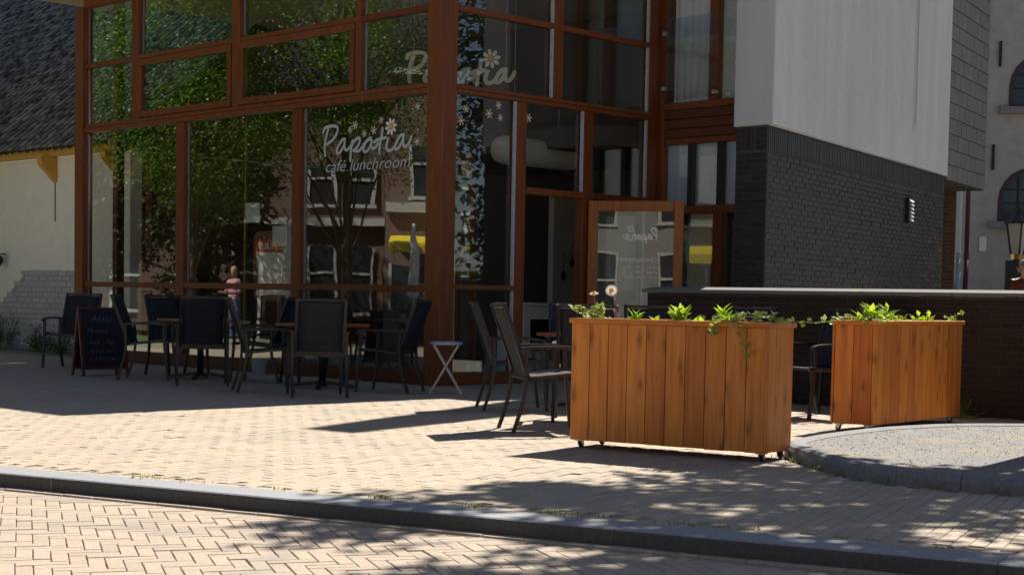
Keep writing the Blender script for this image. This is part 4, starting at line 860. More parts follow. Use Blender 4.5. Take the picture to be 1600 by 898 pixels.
# ================================================================== street houses left of the frame (seen only in the glass)
def house(name, x, y0, y1, h, label, wall_mat, windows, awning=None, cornice=(), sign=None, roof_c='roof_tile'):
    ym = (y0 + y1) / 2; r = empty(name, (x, ym, 0), label=label, cat='house', group='houses across the street'); hw_ = (y1 - y0) / 2
    MB().box(-7, 0, -hw_, hw_, 0, h).build('wall', wall_mat, r)
    MB().add([(0.3, -hw_ - .1, h), (0.3, hw_ + .1, h), (-7.3, hw_ + .1, h), (-7.3, -hw_ - .1, h), (-3.5, -hw_ - .1, h + 3), (-3.5, hw_ + .1, h + 3)], [(0, 1, 5, 4), (2, 3, 4, 5), (1, 2, 5), (3, 0, 4), (0, 3, 2, 1)]).build('roof', roof_c, r)
    for z, t in cornice: MB().box(0.003, 0.22, -hw_ + 0.01, hw_ - 0.01, z, z + t).build('cornice', 'house_trim', r)
    for yc, z0, w_, h_, arch in windows:
        y = yc - ym; ring = [(y - w_ / 2, z0), (y + w_ / 2, z0), (y + w_ / 2, z0 + h_ - 0.12)] + ([(y, z0 + h_)] if arch else []) + [(y - w_ / 2, z0 + h_ - 0.12)]; n = len(ring)
        f = MB().add([(0.004, a, b) for a, b in ring] + [(0.05, a, b) for a, b in ring], [tuple(range(n, 2 * n))] + [(i, (i + 1) % n, n + (i + 1) % n, n + i) for i in range(n)]).build('window', 'window_dark', r)
        for a0, a1, b0, b1 in ((y - w_ / 2 - .05, y - w_ / 2 + .03, z0, z0 + h_ - .1), (y + w_ / 2 - .03, y + w_ / 2 + .05, z0, z0 + h_ - .1), (y - w_ / 2, y + w_ / 2, z0 + h_ * 0.55, z0 + h_ * 0.55 + .07), (y - w_ / 2 - .08, y + w_ / 2 + .08, z0 - .09, z0 - .003)):
            MB().box(0.052, 0.085, a0, a1, b0, b1).build('window_bar', 'house_trim', f)
    if awning:
        a0, a1, z = awning; a0 -= ym; a1 -= ym
        aw = MB().add([(0.1, a0, z + 0.36), (0.1, a1, z + 0.36), (1.3, a1, z + 0.12), (1.3, a0, z + 0.12), (1.3, a1, z - 0.08), (1.3, a0, z - 0.08), (0.1, a0, z + 0.31), (0.1, a1, z + 0.31), (1.28, a1, z + 0.08), (1.28, a0, z + 0.08)], [(0, 1, 2, 3), (3, 2, 4, 5), (6, 9, 8, 7), (0, 3, 9, 6), (1, 7, 8, 2)]).build('awning', 'yellow_awning', r)
        for y in (a0 + 0.1, a1 - 0.1): MB().bar((0.1, y, z - 0.3), (1.25, y, z + 0.05), 0.03, 0.03).build('awning_arm', 'white_paint', aw)
    if sign:
        yc, z, w_, h_, txt = sign; y = yc - ym
        s = MB().box(0.09, 0.12, y - w_ / 2, y + w_ / 2, z, z + h_).build('letting_sign', 'red_sign', r)
        me = text_mesh(txt, h_ * 1.0, 0, 0.004, 'CENTER'); me.transform(Matrix.Rotation(math.pi / 2, 4, 'Z') @ Matrix.Rotation(math.pi / 2, 4, 'X')); me.materials.append(M['white_paint']); mk('lettering', me, s, loc=(0.125, y, z + h_ * 0.15))
        MB().box(0.09, 0.11, y - w_ / 2, y + w_ / 2, z - 1.6, z - 0.01).build('shop_window', 'curtain', r)
    return r
house('brick_house', -23.6, 19.75, 26.0, 6.2, 'brick house with white cornice and arched windows, mirrored in the right-hand pane', 'street_house_brick',
      [(20.35, 0.55, 0.62, 1.75, True), (21.35, 0.55, 0.62, 1.75, True), (23.2, 0.3, 0.8, 2.1, True), (20.35, 3.3, 0.6, 1.1, False), (21.35, 3.3, 0.6, 1.1, False), (23.2, 3.3, 0.7, 1.1, False)], cornice=((2.75, 0.2), (5.9, 0.3)))
house('shop_house', -23.0, 12.0, 19.7, 6.8, 'shop house with a yellow awning, mirrored beside the corner post', 'street_house_brick',
      [(19.1, 0.4, 0.9, 1.5, False), (17.3, 0.4, 1.2, 1.7, False), (15.4, 0.4, 1.6, 1.7, False), (18.6, 3.5, 0.9, 1.4, False), (15.4, 3.5, 0.9, 1.4, False)], awning=(14.2, 19.5, 2.15), cornice=((3.1, 0.25), (6.5, 0.3)))
house('letting_house', -29.5, 26.2, 33.0, 6.4, 'dark brick house farther off on the left, mirrored in the left-hand window', 'brown_brick',
      [(27.6, 0.5, 0.9, 1.7, False), (29.3, 0.5, 0.9, 1.7, False), (27.4, 3.4, 0.8, 1.3, False), (29.2, 3.4, 0.8, 1.3, False)], cornice=((6.1, 0.3),))
ls = empty('letting_sign', (-16.3, 21.6, 0), label='red letting board with white letters left of the frame, mirrored in the middle window', cat='sign')
MB().box(0, 0.03, -0.33, 0.33, 1.88, 2.12).build('board', 'red_sign', ls); MB().box(0.0, 0.02, -0.33, 0.33, 0.95, 1.87).build('poster', 'curtain', ls)
for y in (-0.28, 0.28): MB().box(-0.06, -0.005, y - 0.03, y + 0.03, 0, 2.1).build('post', 'white_paint', ls)
me = text_mesh('TE HUUR', 0.19, 0, 0.004, 'CENTER', 0.78, 0.004); me.transform(Matrix.Rotation(math.pi / 2, 4, 'Z') @ Matrix.Rotation(math.pi / 2, 4, 'X')); me.materials.append(M['white_paint']); mk('lettering', me, ls, loc=(0.036, 0, 1.93))
# terrace on the near side of the street, behind the camera
def terrace(name, x0, x1, y, h, label, mat, n):
    xm = (x0 + x1) / 2; hw_ = (x1 - x0) / 2; r = empty(name, (xm, y, 0), label=label, cat='house', group='houses across the street')
    MB().box(-hw_, hw_, -8, 0, -0.1, h).build('wall', mat, r); MB().add([(-hw_ - .1, 0.3, h), (hw_ + .1, 0.3, h), (hw_ + .1, -8.3, h), (-hw_ - .1, -8.3, h), (-hw_ - .1, -4, h + 3.2), (hw_ + .1, -4, h + 3.2)], [(0, 4, 5, 1), (2, 5, 4, 3), (1, 5, 2), (3, 4, 0), (0, 1, 2, 3)]).build('roof', 'roof_tile', r)
    MB().box(-hw_ + .01, hw_ - .01, 0.003, 0.25, h - 0.35, h - 0.02).build('cornice', 'white_paint', r)
    for i in range(n):
        x = -hw_ + (i + 0.5) * 2 * hw_ / n
        for z0, z1 in ((0.7, 2.5), (3.4, 4.9)):
            f = MB().box(x - 0.5, x + 0.5, 0.004, 0.03, z0, z1).build('window', 'window_dark', r)
            for a0, a1, b0, b1 in ((-0.56, -0.48, z0, z1), (0.48, 0.56, z0, z1), (-0.48, 0.48, (z0 + z1) / 2, (z0 + z1) / 2 + 0.07), (-0.6, 0.6, z0 - 0.1, z0 - 0.003), (-0.56, 0.56, z1 + 0.003, z1 + 0.09)): MB().box(x + a0, x + a1, 0.032, 0.07, b0, b1).build('window_bar', 'house_trim', f)
terrace('terrace_house', -22, -9, -9, 5.6, 'grey terrace house behind the camera, mirrored in the open door', 'stone_trim', 5); terrace('terrace_house', -8.6, 3, -9.5, 6.6, 'grey rendered house behind the camera on the near side of the street', 'gable_plaster', 4); terrace('terrace_house', 3.4, 15, -9, 5.8, 'red brick terrace house behind the camera to the right', 'street_house_brick', 4)
# closed white parasols
for i, (x, y) in enumerate(((-18.5, 18.75), (-16.0, 21.25))):
    r = empty('closed_parasol', (x, y, 0), label=['closed white parasol left of the frame, mirrored beside the corner post', 'closed white parasol left of the frame, mirrored by the second mullion'][i], cat='parasol', group='closed parasols')
    MB().tube([(0, 0, 0), (0, 0, 2.6)], 0.025).build('pole', 'white_paint', r); MB().lathe([(0.3, 0.0), (0.3, 0.06), (0.05, 0.1)], 16).build('base', 'concrete', r)
    MB().lathe([(0.10, 0.95), (0.17, 1.05), (0.13, 1.6), (0.07, 2.3), (0.03, 2.62)], 10).build('canopy', 'curtain', r, smooth=True)
# ================================================================== furniture
def make_chair():
    r = empty('garden_chair')
    W2 = 0.265
    def prof(s, pts, w_=0.028, h_=0.026):
        mb = MB(); p = smooth_line([(x, s * W2, z) for x, z in pts], 3)
        for i in range(len(p) - 1): pass
        n = 4; o = 0
        vs = []; k = len(p)
        for i, q in enumerate(p):
            d = (p[min(i + 1, k - 1)] - p[max(i - 1, 0)]).normalized(); a = Vector((0, 1, 0)); b = d.cross(a).normalized()
            vs += [q + a * (w_ / 2) * sx + b * (h_ / 2) * sz for sx, sz in ((-1, -1), (1, -1), (1, 1), (-1, 1))]
        fs = [(0, 3, 2, 1), tuple((k - 1) * 4 + t for t in (0, 1, 2, 3))] + [(i * 4 + t, i * 4 + (t + 1) % 4, (i + 1) * 4 + (t + 1) % 4, (i + 1) * 4 + t) for i in range(k - 1) for t in range(4)]
        return mb.add(vs, fs)
    for s in (-1, 1):
        prof(s, [(-0.31, 0.0), (-0.27, 0.12), (-0.225, 0.30), (-0.215, 0.46), (-0.225, 0.615)]).build('leg', 'dark_metal', r)
        prof(s, [(0.26, 0.0), (0.235, 0.2), (0.215, 0.42), (0.205, 0.60)]).build('leg', 'dark_metal', r)
        prof(s, [(-0.26, 0.628), (-0.15, 0.636), (0.08, 0.640), (0.21, 0.628), (0.245, 0.60)], 0.045, 0.022).build('armrest', 'dark_metal', r)
    bf = MB(); W2 = 0.235
    for s in (-1, 1):
        q = prof(s, [(-0.19, 0.40), (-0.225, 0.50), (-0.30, 0.72), (-0.385, 0.955)], 0.026, 0.030); bf.add(q.v, q.f)
    bf.bar((-0.386, -0.235, 0.945), (-0.386, 0.235, 0.945), 0.024, 0.026); bf.bar((-0.20, -0.235, 0.43), (-0.20, 0.235, 0.43), 0.02, 0.024)
    bf.build('back_frame', 'dark_metal', r)
    sf = MB()
    for s in (-1, 1):
        q = prof(s, [(-0.21, 0.405), (0.0, 0.425), (0.2, 0.445), (0.245, 0.425)], 0.026, 0.024); sf.add(q.v, q.f)
    sf.bar((0.225, -0.235, 0.43), (0.225, 0.235, 0.43), 0.022, 0.022); sf.bar((-0.21, -0.26, 0.405), (-0.21, 0.26, 0.405), 0.022, 0.022)
    sf.build('seat_frame', 'dark_metal', r)
    def sling(pts, seams, name):
        mb = MB(); p = smooth_line([(x, 0, z) for x, z in pts], 8); k = len(p); vs = []
        for i, q in enumerate(p):
            d = (p[min(i + 1, k - 1)] - p[max(i - 1, 0)]).normalized(); nn = Vector((0, 1, 0)).cross(d).normalized()
            puff = 0.011 * abs(math.sin(math.pi * seams * i / (k - 1))) ** 0.6
            for y in (-0.215, -0.12, 0.0, 0.12, 0.215):
                e = 1 - (abs(y) / 0.215) ** 3 * 0.7
                vs.append(q + Vector((0, y, 0)) + nn * (0.006 + puff * e))
            for y in (-0.215, -0.12, 0.0, 0.12, 0.215): 
                e = 1 - (abs(y) / 0.215) ** 3 * 0.7; vs.append(q + Vector((0, y, 0)) - nn * (0.004 + puff * e * 0.6))
        fs = []
        for i in range(k - 1):
            for t in range(4):
                fs.append((i * 10 + t, i * 10 + t + 1, (i + 1) * 10 + t + 1, (i + 1) * 10 + t)); fs.append((i * 10 + 5 + t + 1, i * 10 + 5 + t, (i + 1) * 10 + 5 + t, (i + 1) * 10 + 6 + t))
            fs.append((i * 10, (i + 1) * 10, (i + 1) * 10 + 5, i * 10 + 5)); fs.append((i * 10 + 4, i * 10 + 9, (i + 1) * 10 + 9, (i + 1) * 10 + 4))
        fs += [(0, 5, 6, 1), (1, 6, 7, 2), (2, 7, 8, 3), (3, 8, 9, 4)]; o = (k - 1) * 10; fs += [(o + a, o + a + 1, o + a + 6, o + a + 5) for a in range(4)]
        return mb.add(vs, fs).build(name, 'sling', r, smooth=True)
    sling([(-0.195, 0.435), (-0.235, 0.55), (-0.30, 0.73), (-0.375, 0.925)], 4, 'backrest')
    sling([(-0.19, 0.415), (-0.05, 0.420), (0.1, 0.432), (0.215, 0.44)], 3, 'seat')
    return r
CH = make_chair(); first = [True]
def chair(x, y, deg, label, group):
    o = CH if first[0] else copy_tree(CH); first[0] = False
    o.location = (x, y, 0); o.rotation_euler = (0, 0, R(deg)); o['label'] = label; o['category'] = 'chair'; o['group'] = group
    return o
G1, G2 = 'chairs along the café front', 'chairs behind the planters'
FA = math.degrees(math.atan2(DR.y, DR.x))      # facing the front glass
chair(-5.68, 20.20, -100, 'dark grey garden chair standing alone beside the chalkboard', G1)
chair(-4.13, 17.86, 2, 'dark grey garden chair just right of the chalkboard, side on', G1)
chair(-3.37, 17.02, 103, 'dark grey garden chair seen from behind at the left-hand table', G1)
chair(-2.52, 16.01, 15, 'dark grey garden chair side on between the two tables', G1)
chair(-1.93, 15.50, 103, 'dark grey garden chair seen from behind at the right-hand table', G1)
chair(-1.30, 16.41, 165, 'dark grey garden chair side on facing left beside the corner post', G1)
chair(-2.86, 17.74, 172, 'dark grey garden chair facing left across the left-hand table, close to the glass', G1)
chair(-4.02, 18.86, -48, 'dark grey garden chair behind the left-hand table with its back to the glass', G1)
chair(-2.22, 17.46, -60, 'dark grey garden chair behind the right-hand table with its back to the glass', G1)
chair(0.02, 14.13, 8, 'dark grey garden chair behind the front chair, in the café shadow', G2)
chair(0.26, 11.87, 12, 'dark grey garden chair standing in the sun left of the front planter', G2)
chair(0.60, 15.20, -90, 'dark grey garden chair facing the road at the far side of the shaded table', G2)
chair(0.62, 12.95, 86, 'dark grey garden chair with its back just behind the white daisy', G2)
chair(1.18, 13.05, -92, 'dark grey garden chair behind the middle of the front planter', G2)
chair(2.08, 14.70, -125, 'dark grey garden chair near the low wall behind the right end of the front planter', G2)
chair(2.64, 13.78, -150, 'dark grey garden chair showing in the gap between the two planters', G2)
chair(3.22, 14.55, -140, 'dark grey garden chair mostly hidden behind the rear planter', G2)
def table(x, y, deg, label, h=0.69):
    r = empty('bistro_table', (x, y, 0), R(deg), label=label, cat='table', group='bistro tables')
    MB().box(-0.36, 0.36, -0.36, 0.36, h - 0.032, h).build('table_top', 'table_wood', r, bevel=0.006)
    MB().tube([(0, 0, 0.05), (0, 0, h - 0.035)], 0.038, 12).build('pedestal', 'black_paint', r, smooth=True)
    for a in range(4):
        c, s = math.cos(R(45 + 90 * a)), math.sin(R(45 + 90 * a)); MB().bar((c * 0.035, s * 0.035, 0.065), (c * 0.36, s * 0.36, 0.022), 0.05, 0.035).build('foot', 'black_paint', r)
table(-3.62, 18.20, 45, 'bistro table with orange brown top beside the chalkboard chairs'); table(-2.03, 16.75, 45, 'bistro table with orange brown top in front of the lettered window')
table(0.72, 14.35, 40, 'bistro table with brown top in the shade left behind the front planter'); table(1.05, 12.18, 35, 'bistro table close behind the front planter, carrying the daisy vase')
# folding stool
st = empty('folding_stool', (-0.685, 16.18, 0), R(2), label='folding stool with crossed cream legs and blue seat by the corner post', cat='stool')
MB().lathe([(0.14, 0.505), (0.165, 0.508), (0.17, 0.52), (0.165, 0.535), (0.14, 0.54)], 24).build('seat', 'navy_seat', st, smooth=True)
for y in (-0.13, 0.13):
    for s in (-1, 1): MB().tube([(s * 0.165, y * (1.0 if s > 0 else 0.86), 0.0), (-s * 0.125, y * (1.0 if s > 0 else 0.86), 0.505)], 0.010, 8).build('leg', 'cream_metal', st)
for s in (-1, 1): MB().tube([(s * 0.115, -0.12, 0.085), (s * 0.115, 0.12, 0.085)], 0.007, 6).build('stretcher', 'black_paint', st)
# bucket by the glass
MB().lathe([(0.075, 0.0), (0.08, 0.005), (0.105, 0.17), (0.112, 0.175), (0.10, 0.17), (0.07, 0.015)], 20).build('bucket', 'blue_grey', None, smooth=True, loc=(-3.12, 19.35, 0.0), label='pale grey bucket on the ground under the front window', cat='bucket')
# chalkboard
ab = empty('chalkboard_sign', (-4.86, 18.50, 0), R(38), label='black A-frame chalkboard with chalk writing by the left chairs', cat='sign')
tilt = 0.20
def leafboard(s):
    m = Matrix.Translation((0, 0, 0.80)) @ Matrix.Rotation(s * tilt, 4, 'X')
    b = MB().box(-0.255, 0.255, -0.012, 0.012, -0.71, -0.02, m).build('board', 'chalkboard', ab, bevel=0.003)
    for x0, x1, z0, z1 in ((-0.285, -0.256, -0.82, 0.0), (0.256, 0.285, -0.82, 0.0), (-0.255, 0.255, -0.019, 0.0), (-0.255, 0.255, -0.735, -0.712)):
        MB().box(x0, x1, -0.016, 0.016, z0, z1, m).build('frame', 'panel_wood', ab)
    return m
leafboard(1); m = leafboard(-1)
for txt, sz, x, z, sh in (('· Actie', 0.125, -0.21, -0.18, 0.2), ('Marron', 0.085, -0.20, -0.31, 0.25), ('met - fijn', 0.085, -0.18, -0.44, 0.25), ('gebak vers', 0.075, -0.18, -0.54, 0.3), ('€ 4,50 samen', 0.07, -0.20, -0.63, 0.3)):
    me = text_mesh(txt, sz, sh, 0.0008, offset=-0.0035 if sz > 0.1 else -0.002); me.transform(m @ Matrix.Translation((x, -0.0155, z)) @ Matrix.Rotation(math.pi / 2, 4, 'X')); me.materials.append(M['chalk']); mk('chalk_writing', me, ab)
# ================================================================== planters
def planter(name, org, ang, length, depth, nb, nsd, label):
    """org: front right corner seen from the street; local x along the front to the left, local y into the depth"""
    r = empty(name, (*org, 0), ang, label=label, cat='planter', group='wheeled wooden planters')
    bwid = length / nb; zb, zt = 0.058, 0.84; t = 0.022
    for i in range(nb):
        for yy in (0, depth - t): MB().box(i * bwid + 0.0018, (i + 1) * bwid - 0.0018, yy + rnd.uniform(-0.0012, 0.0012), yy + t, zb + rnd.uniform(-0.002, 0.002), zt).build('board', 'planter_wood', r, bevel=0.003)
    sw = (depth - 2 * t - 0.004) / nsd
    for i in range(nsd):
        for xx in (0.0, length - t): MB().box(xx + 0.002, xx + t, t + 0.002 + i * sw + 0.0015, t + 0.002 + (i + 1) * sw - 0.0015, zb + rnd.uniform(-0.002, 0.002), zt).build('board', 'planter_wood', r, bevel=0.003)
    o = 0.014
    for x0, x1, y0, y1 in ((-o, length + o, -o, 0.062), (-o, length + o, depth - 0.062, depth + o), (-o, 0.062, 0.064, depth - 0.064), (length - 0.062, length + o, 0.064, depth - 0.064)):
        MB().box(x0, x1, y0, y1, zt + 0.001, zt + 0.034).build('rim', 'rim_wood', r, bevel=0.004)
    MB().box(t + 0.003, length - t - 0.003, t + 0.003, depth - t - 0.003, 0.09, 0.80).build('soil', 'soil', r)
    for x in (0.05, length - 0.05):
        for y in (0.06, depth - 0.06):
            cs = MB().box(x - 0.028, x + 0.028, y - 0.03, y + 0.03, 0.048, 0.057).build('caster', 'steel', r)
            MB().bar((x - 0.015, y, 0.048), (x - 0.015, y + 0.012, 0.018), 0.005, 0.026).build('fork', 'steel', cs); MB().bar((x + 0.015, y, 0.048), (x + 0.015, y + 0.012, 0.018), 0.005, 0.026).build('fork', 'steel', cs)
            MB().lathe([(0.006, -0.010), (0.020, -0.010), (0.023, -0.005), (0.023, 0.005), (0.020, 0.010), (0.006, 0.010)], 16, Matrix.Translation((x, y + 0.012, 0.023)) @ Matrix.Rotation(math.pi / 2, 4, 'Y')).build('wheel', 'rubber', cs, smooth=True)
    return r
wood('rim_wood', (0.62, 0.24, 0.048), (0.52, 0.175, 0.030), (0.38, 0.105, 0.017), 0.45, (1.5, 22, 22), False)
P1A = math.atan2(9.769 - 10.553, 1.584 - 0.405); P2A = math.atan2(0.777, 0.63)
p1 = planter('wooden_planter', (0.395, 10.56), P1A, 1.43, 0.40, 10, 3, 'front wooden planter on wheels, long side to the road, trailing ivy at its right end')
p2 = planter('wooden_planter', (2.815, 12.20), P2A, 1.66, 0.37, 11, 2, 'rear wooden planter on wheels, short end forward, beside the gravel island')
# ================================================================== plants
def rot2(a, x, y): return (x * math.cos(a) - y * math.sin(a), x * math.sin(a) + y * math.cos(a))
def on_planter(k, x, y, z=0.80):
    o, a = (((0.395, 10.56), P1A), ((2.815, 12.20), P2A))[k]; dx, dy = rot2(a, x, y); return Vector((o[0] + dx, o[1] + dy, z))
def rosette(name, at, n, L, W, label, mat='leaf_bright', up=0.9, seed=0, stems=1, spread=0.02):
    g = random.Random(seed); r = empty(name, at, label=label, cat='plant', group='plants in the planters'); lv = MB(); sm_ = MB()
    for s in range(stems):
        b = Vector((g.gauss(0, spread), g.gauss(0, spread), 0)); h = L * g.uniform(0.5, 1.1)
        tip = b + Vector((g.gauss(0, 0.02), g.gauss(0, 0.02), h)); sm_.tube([b, tip], [0.004, 0.002], 5)
        for i in range(n):
            t = (i + 0.3) / n; p = b.lerp(tip, t); a = i * 2.4 + g.uniform(-0.4, 0.4)
            d = Vector((math.cos(a), math.sin(a), up * g.uniform(0.5, 1.5)))
            leaf(lv, p, d, Vector((0, 0, 1)), L * g.uniform(0.55, 0.95), W * g.uniform(0.8, 1.2), 0.25)
    lv.build('foliage', mat, r, smooth=False); sm_.build('stem', 'stem_green', r); return r
def ivy(name, paths, n, size, label, mat='leaf_ivy', seed=0):
    g = random.Random(seed); o = Vector(paths[0][0]); r = empty(name, o, label=label, cat='plant', group='plants in the planters'); lv = MB(); sm_ = MB()
    for path in paths:
        p = [Vector(q) - o for q in smooth_line(path, 6)]; sm_.tube(p, 0.0022, 5); k = len(p)
        for i in range(n):
            t = g.uniform(0, k - 1.001); a = p[int(t)].lerp(p[int(t) + 1], t % 1) + Vector((g.gauss(0, 0.014), g.gauss(0, 0.014), g.gauss(0.004, 0.012)))
            d = Vector((g.gauss(0, 1), g.gauss(0, 1) - 0.3, g.gauss(0.1, 0.6))); leaf(lv, a, d, Vector((g.gauss(0, .4), -0.6, 0.8)), size * g.uniform(0.6, 1.3), size * 0.8, 0.1)
    lv.build('foliage', mat, r); sm_.build('stem', 'stem_green', r); return r
P = on_planter
ivy('variegated_creeper', [[P(0, 0.05, 0.2, 0.8), P(0, 0.04, 0.12, 0.90), P(0, -0.01, 0.05, 0.94)], [P(0, 0.06, 0.2, 0.8), P(0, 0.12, 0.12, 0.885), P(0, 0.2, 0.08, 0.875)], [P(0, 0.1, 0.18, 0.8), P(0, 0.1, 0.14, 0.92), P(0, 0.16, 0.12, 0.95)]], 70, 0.038, 'pale variegated creeper at the left end of the front planter', seed=3)
for i, (x, n, L, W, st, lab) in enumerate(((0.41, 6, 0.11, 0.05, 3, 'small two-leaved seedling right of the daisy vase'), (0.585, 6, 0.075, 0.03, 3, 'low pale seedling in the middle of the front planter'), (0.73, 8, 0.145, 0.042, 6, 'tallest bright green lily-like plant in the front planter'), (0.86, 4, 0.09, 0.045, 2, 'small seedling just right of the tallest lily-like plant'), (1.10, 6, 0.14, 0.05, 4, 'bright upright seedling left of the trailing ivy'), (0.49, 4, 0.06, 0.035, 2, 'tiny yellow green seedling low on the planter rim'))):
    rosette('leafy_plant', P(0, x, 0.12, 0.80), n, L, W, lab, seed=20 + i, stems=st, up=1.3, spread=0.025 if i == 2 else 0.012)
ivy('trailing_ivy', [[P(0, 1.10, 0.14, 0.82), P(0, 1.22, 0.03, 0.90), P(0, 1.36, 0.08, 0.905), P(0, 1.46, 0.10, 0.89)], [P(0, 1.15, 0.10, 0.82), P(0, 1.22, -0.02, 0.89), P(0, 1.26, -0.035, 0.80), P(0, 1.29, -0.035, 0.72), P(0, 1.31, -0.035, 0.64)], [P(0, 1.2, 0.14, 0.82), P(0, 1.12, -0.02, 0.885), P(0, 1.06, -0.035, 0.80)], [P(0, 1.24, 0.2, 0.82), P(0, 1.3, 0.16, 0.91), P(0, 1.42, 0.22, 0.90)], [P(0, 1.3, 0.1, 0.84), P(0, 1.45, 0.15, 0.885), Vector((2.05, 10.65, 0.87)), Vector((2.35, 11.4, 0.885)), P(1, 0.02, 0.3, 0.89), P(1, 0.12, 0.25, 0.90)]], 40, 0.045, 'long ivy trailing from the front planter across the gap to the rear planter', seed=5)
for i, (x, y, n, L, W, st, lab) in enumerate(((0.16, 0.12, 10, 0.16, 0.045, 9, 'dense bright bush at the front end of the rear planter'), (0.45, 0.12, 8, 0.15, 0.026, 6, 'grassy upright plant in the middle of the rear planter'), (0.75, 0.12, 6, 0.10, 0.022, 3, 'small spiky plant right of the middle of the rear planter'), (1.05, 0.12, 8, 0.11, 0.035, 8, 'low mixed foliage towards the far end of the rear planter'))):
    rosette('leafy_plant', P(1, x, y, 0.80), n, L, W, lab, seed=40 + i, stems=st, up=1.0, spread=0.03)
ivy('ivy_sprig', [[P(1, 1.5, 0.12, 0.82), P(1, 1.56, 0.05, 0.89), P(1, 1.62, -0.02, 0.95)], [P(1, 1.48, 0.12, 0.82), P(1, 1.5, 0.04, 0.885)]], 22, 0.042, 'ivy sprig sticking up at the far end of the rear planter', mat='leaf_bright', seed=8)
ivy('ivy_fringe', [[P(1, 0.02, 0.28, 0.84), P(1, 0.0, 0.16, 0.885), P(1, 0.02, 0.02, 0.885), P(1, 0.12, -0.025, 0.86)], [P(1, 0.1, 0.2, 0.84), P(1, 0.0, 0.1, 0.88), P(1, -0.025, 0.08, 0.845)]], 40, 0.04, 'ivy fringe hanging over the front end of the rear planter', seed=9)
# white daisies: one in the planter, one in a vase on the table
def flower(parent, at, r, face, n=22):
    g = random.Random(2); f = MB(); z = face.normalized(); x = z.orthogonal().normalized(); y = z.cross(x)
    for i in range(n):
        a = 2 * math.pi * i / n; d = x * math.cos(a) + y * math.sin(a) + z * g.uniform(-0.03, 0.05); leaf(f, at + d * r * 0.2, d, z, r * 0.82, r * 0.26, 0.03)
    f.build('petals', 'petal_soft', parent); m = Matrix.Translation(at) @ z.to_track_quat('Z', 'Y').to_matrix().to_4x4()
    MB().lathe([(r * 0.30, -0.003), (r * 0.32, 0.006), (r * 0.18, 0.013), (0.001, 0.015)], 12, m).build('flower_centre', 'yolk', parent, smooth=True)
d1 = empty('white_daisy', P(0, 0.09, 0.15, 0.80), label='smaller white daisy rising from the left end of the front planter', cat='flower', group='white daisies')
MB().tube([(0, 0, 0), (0.005, 0, 0.12), (-0.01, -0.01, 0.235)], 0.004, 6).build('stem', 'stem_red', d1); flower(d1, Vector((-0.01, -0.01, 0.24)), 0.036, Vector((-0.1, -0.35, 1)))
vs0 = Vector((0.80, 12.02, 0.69))
vz = MB().lathe([(0.03, 0.001), (0.034, 0.01), (0.026, 0.12), (0.032, 0.20), (0.042, 0.235), (0.038, 0.233), (0.028, 0.195), (0.022, 0.12), (0.028, 0.015)], 16).build('flower_vase', 'vase_glass', None, smooth=True, loc=vs0, label='slim clear glass vase holding the large white daisy', cat='vase')
d2 = empty('white_daisy', vs0 + Vector((0, 0, 0.02)), label='large white daisy standing in the glass vase behind the planter', cat='flower', group='white daisies')
MB().tube(smooth_line([(0.01, 0, 0), (0.0, 0, 0.18), (-0.03, -0.01, 0.28), (-0.055, -0.02, 0.355)], 3), 0.0045, 6).build('stem', 'stem_red', d2); flower(d2, Vector((-0.055, -0.025, 0.36)), 0.052, Vector((-0.15, -1, 0.35)), 18)
for i, (x, y, lab) in enumerate(((-3.62, 18.2, 'small pot of white flowers on the left-hand bistro table'), (-2.06, 16.78, 'small pot of white flowers on the right-hand bistro table'), (0.70, 14.40, 'small pot of white flowers on the shaded table behind the planter'))):
    pp = empty('flower_pot', (x, y, 0.69), label=lab, cat='flower pot', group='flower pots on the tables')
    MB().lathe([(0.032, 0.0), (0.036, 0.004), (0.045, 0.075), (0.048, 0.08), (0.04, 0.075)], 14).build('pot', 'white_paint', pp, smooth=True); g = random.Random(i); lv = MB(); fl_ = MB()
    for q in range(26):
        d = Vector((g.gauss(0, 0.5), g.gauss(0, 0.5), 1)); leaf(lv, Vector((0, 0, 0.075)), d, Vector((0, 1, 0.2)), g.uniform(0.05, 0.11), 0.02)
        if q < 9: 
            c_ = d.normalized() * g.uniform(0.09, 0.15) + Vector((0, 0, 0.075))
            for t_ in range(6): leaf(fl_, c_, Vector((g.gauss(0, 1), g.gauss(0, 1), g.gauss(0.3, 0.6))), Vector((0, 0, 1)), 0.024, 0.018)
    lv.build('foliage', 'leaf_bush', pp); fl_.build('blooms', 'petal', pp)
# shrubs and weeds by the house wall
def shrub(at, rx, ry, h, n, seed, label, size=0.05):
    g = random.Random(seed); r = empty('small_shrub', at, label=label, cat='shrub', group='shrubs along the cream wall'); lv = MB(); st_ = MB()
    for i in range(26):
        tip = Vector((g.gauss(0, rx * 0.5), g.gauss(0, ry * 0.5), h * g.uniform(0.35, 1.0))); st_.tube([Vector((tip.x * 0.3, tip.y * 0.3, 0)), tip], [0.006, 0.002], 4)
        for q in range(n // 26):
            p = Vector((tip.x * 0.3, tip.y * 0.3, 0)).lerp(tip, g.uniform(0.2, 1.05)) + Vector((g.gauss(0, 0.03), g.gauss(0, 0.03), g.gauss(0, 0.03)))
            leaf(lv, p, Vector((g.gauss(0, 1), g.gauss(0, 1), g.gauss(0.4, 0.7))), Vector((0, 0, 1)), size * g.uniform(0.6, 1.3), size * 0.5)
    st_.build('stem', 'stem_green', r); lv.build('foliage', 'leaf_bush', r)
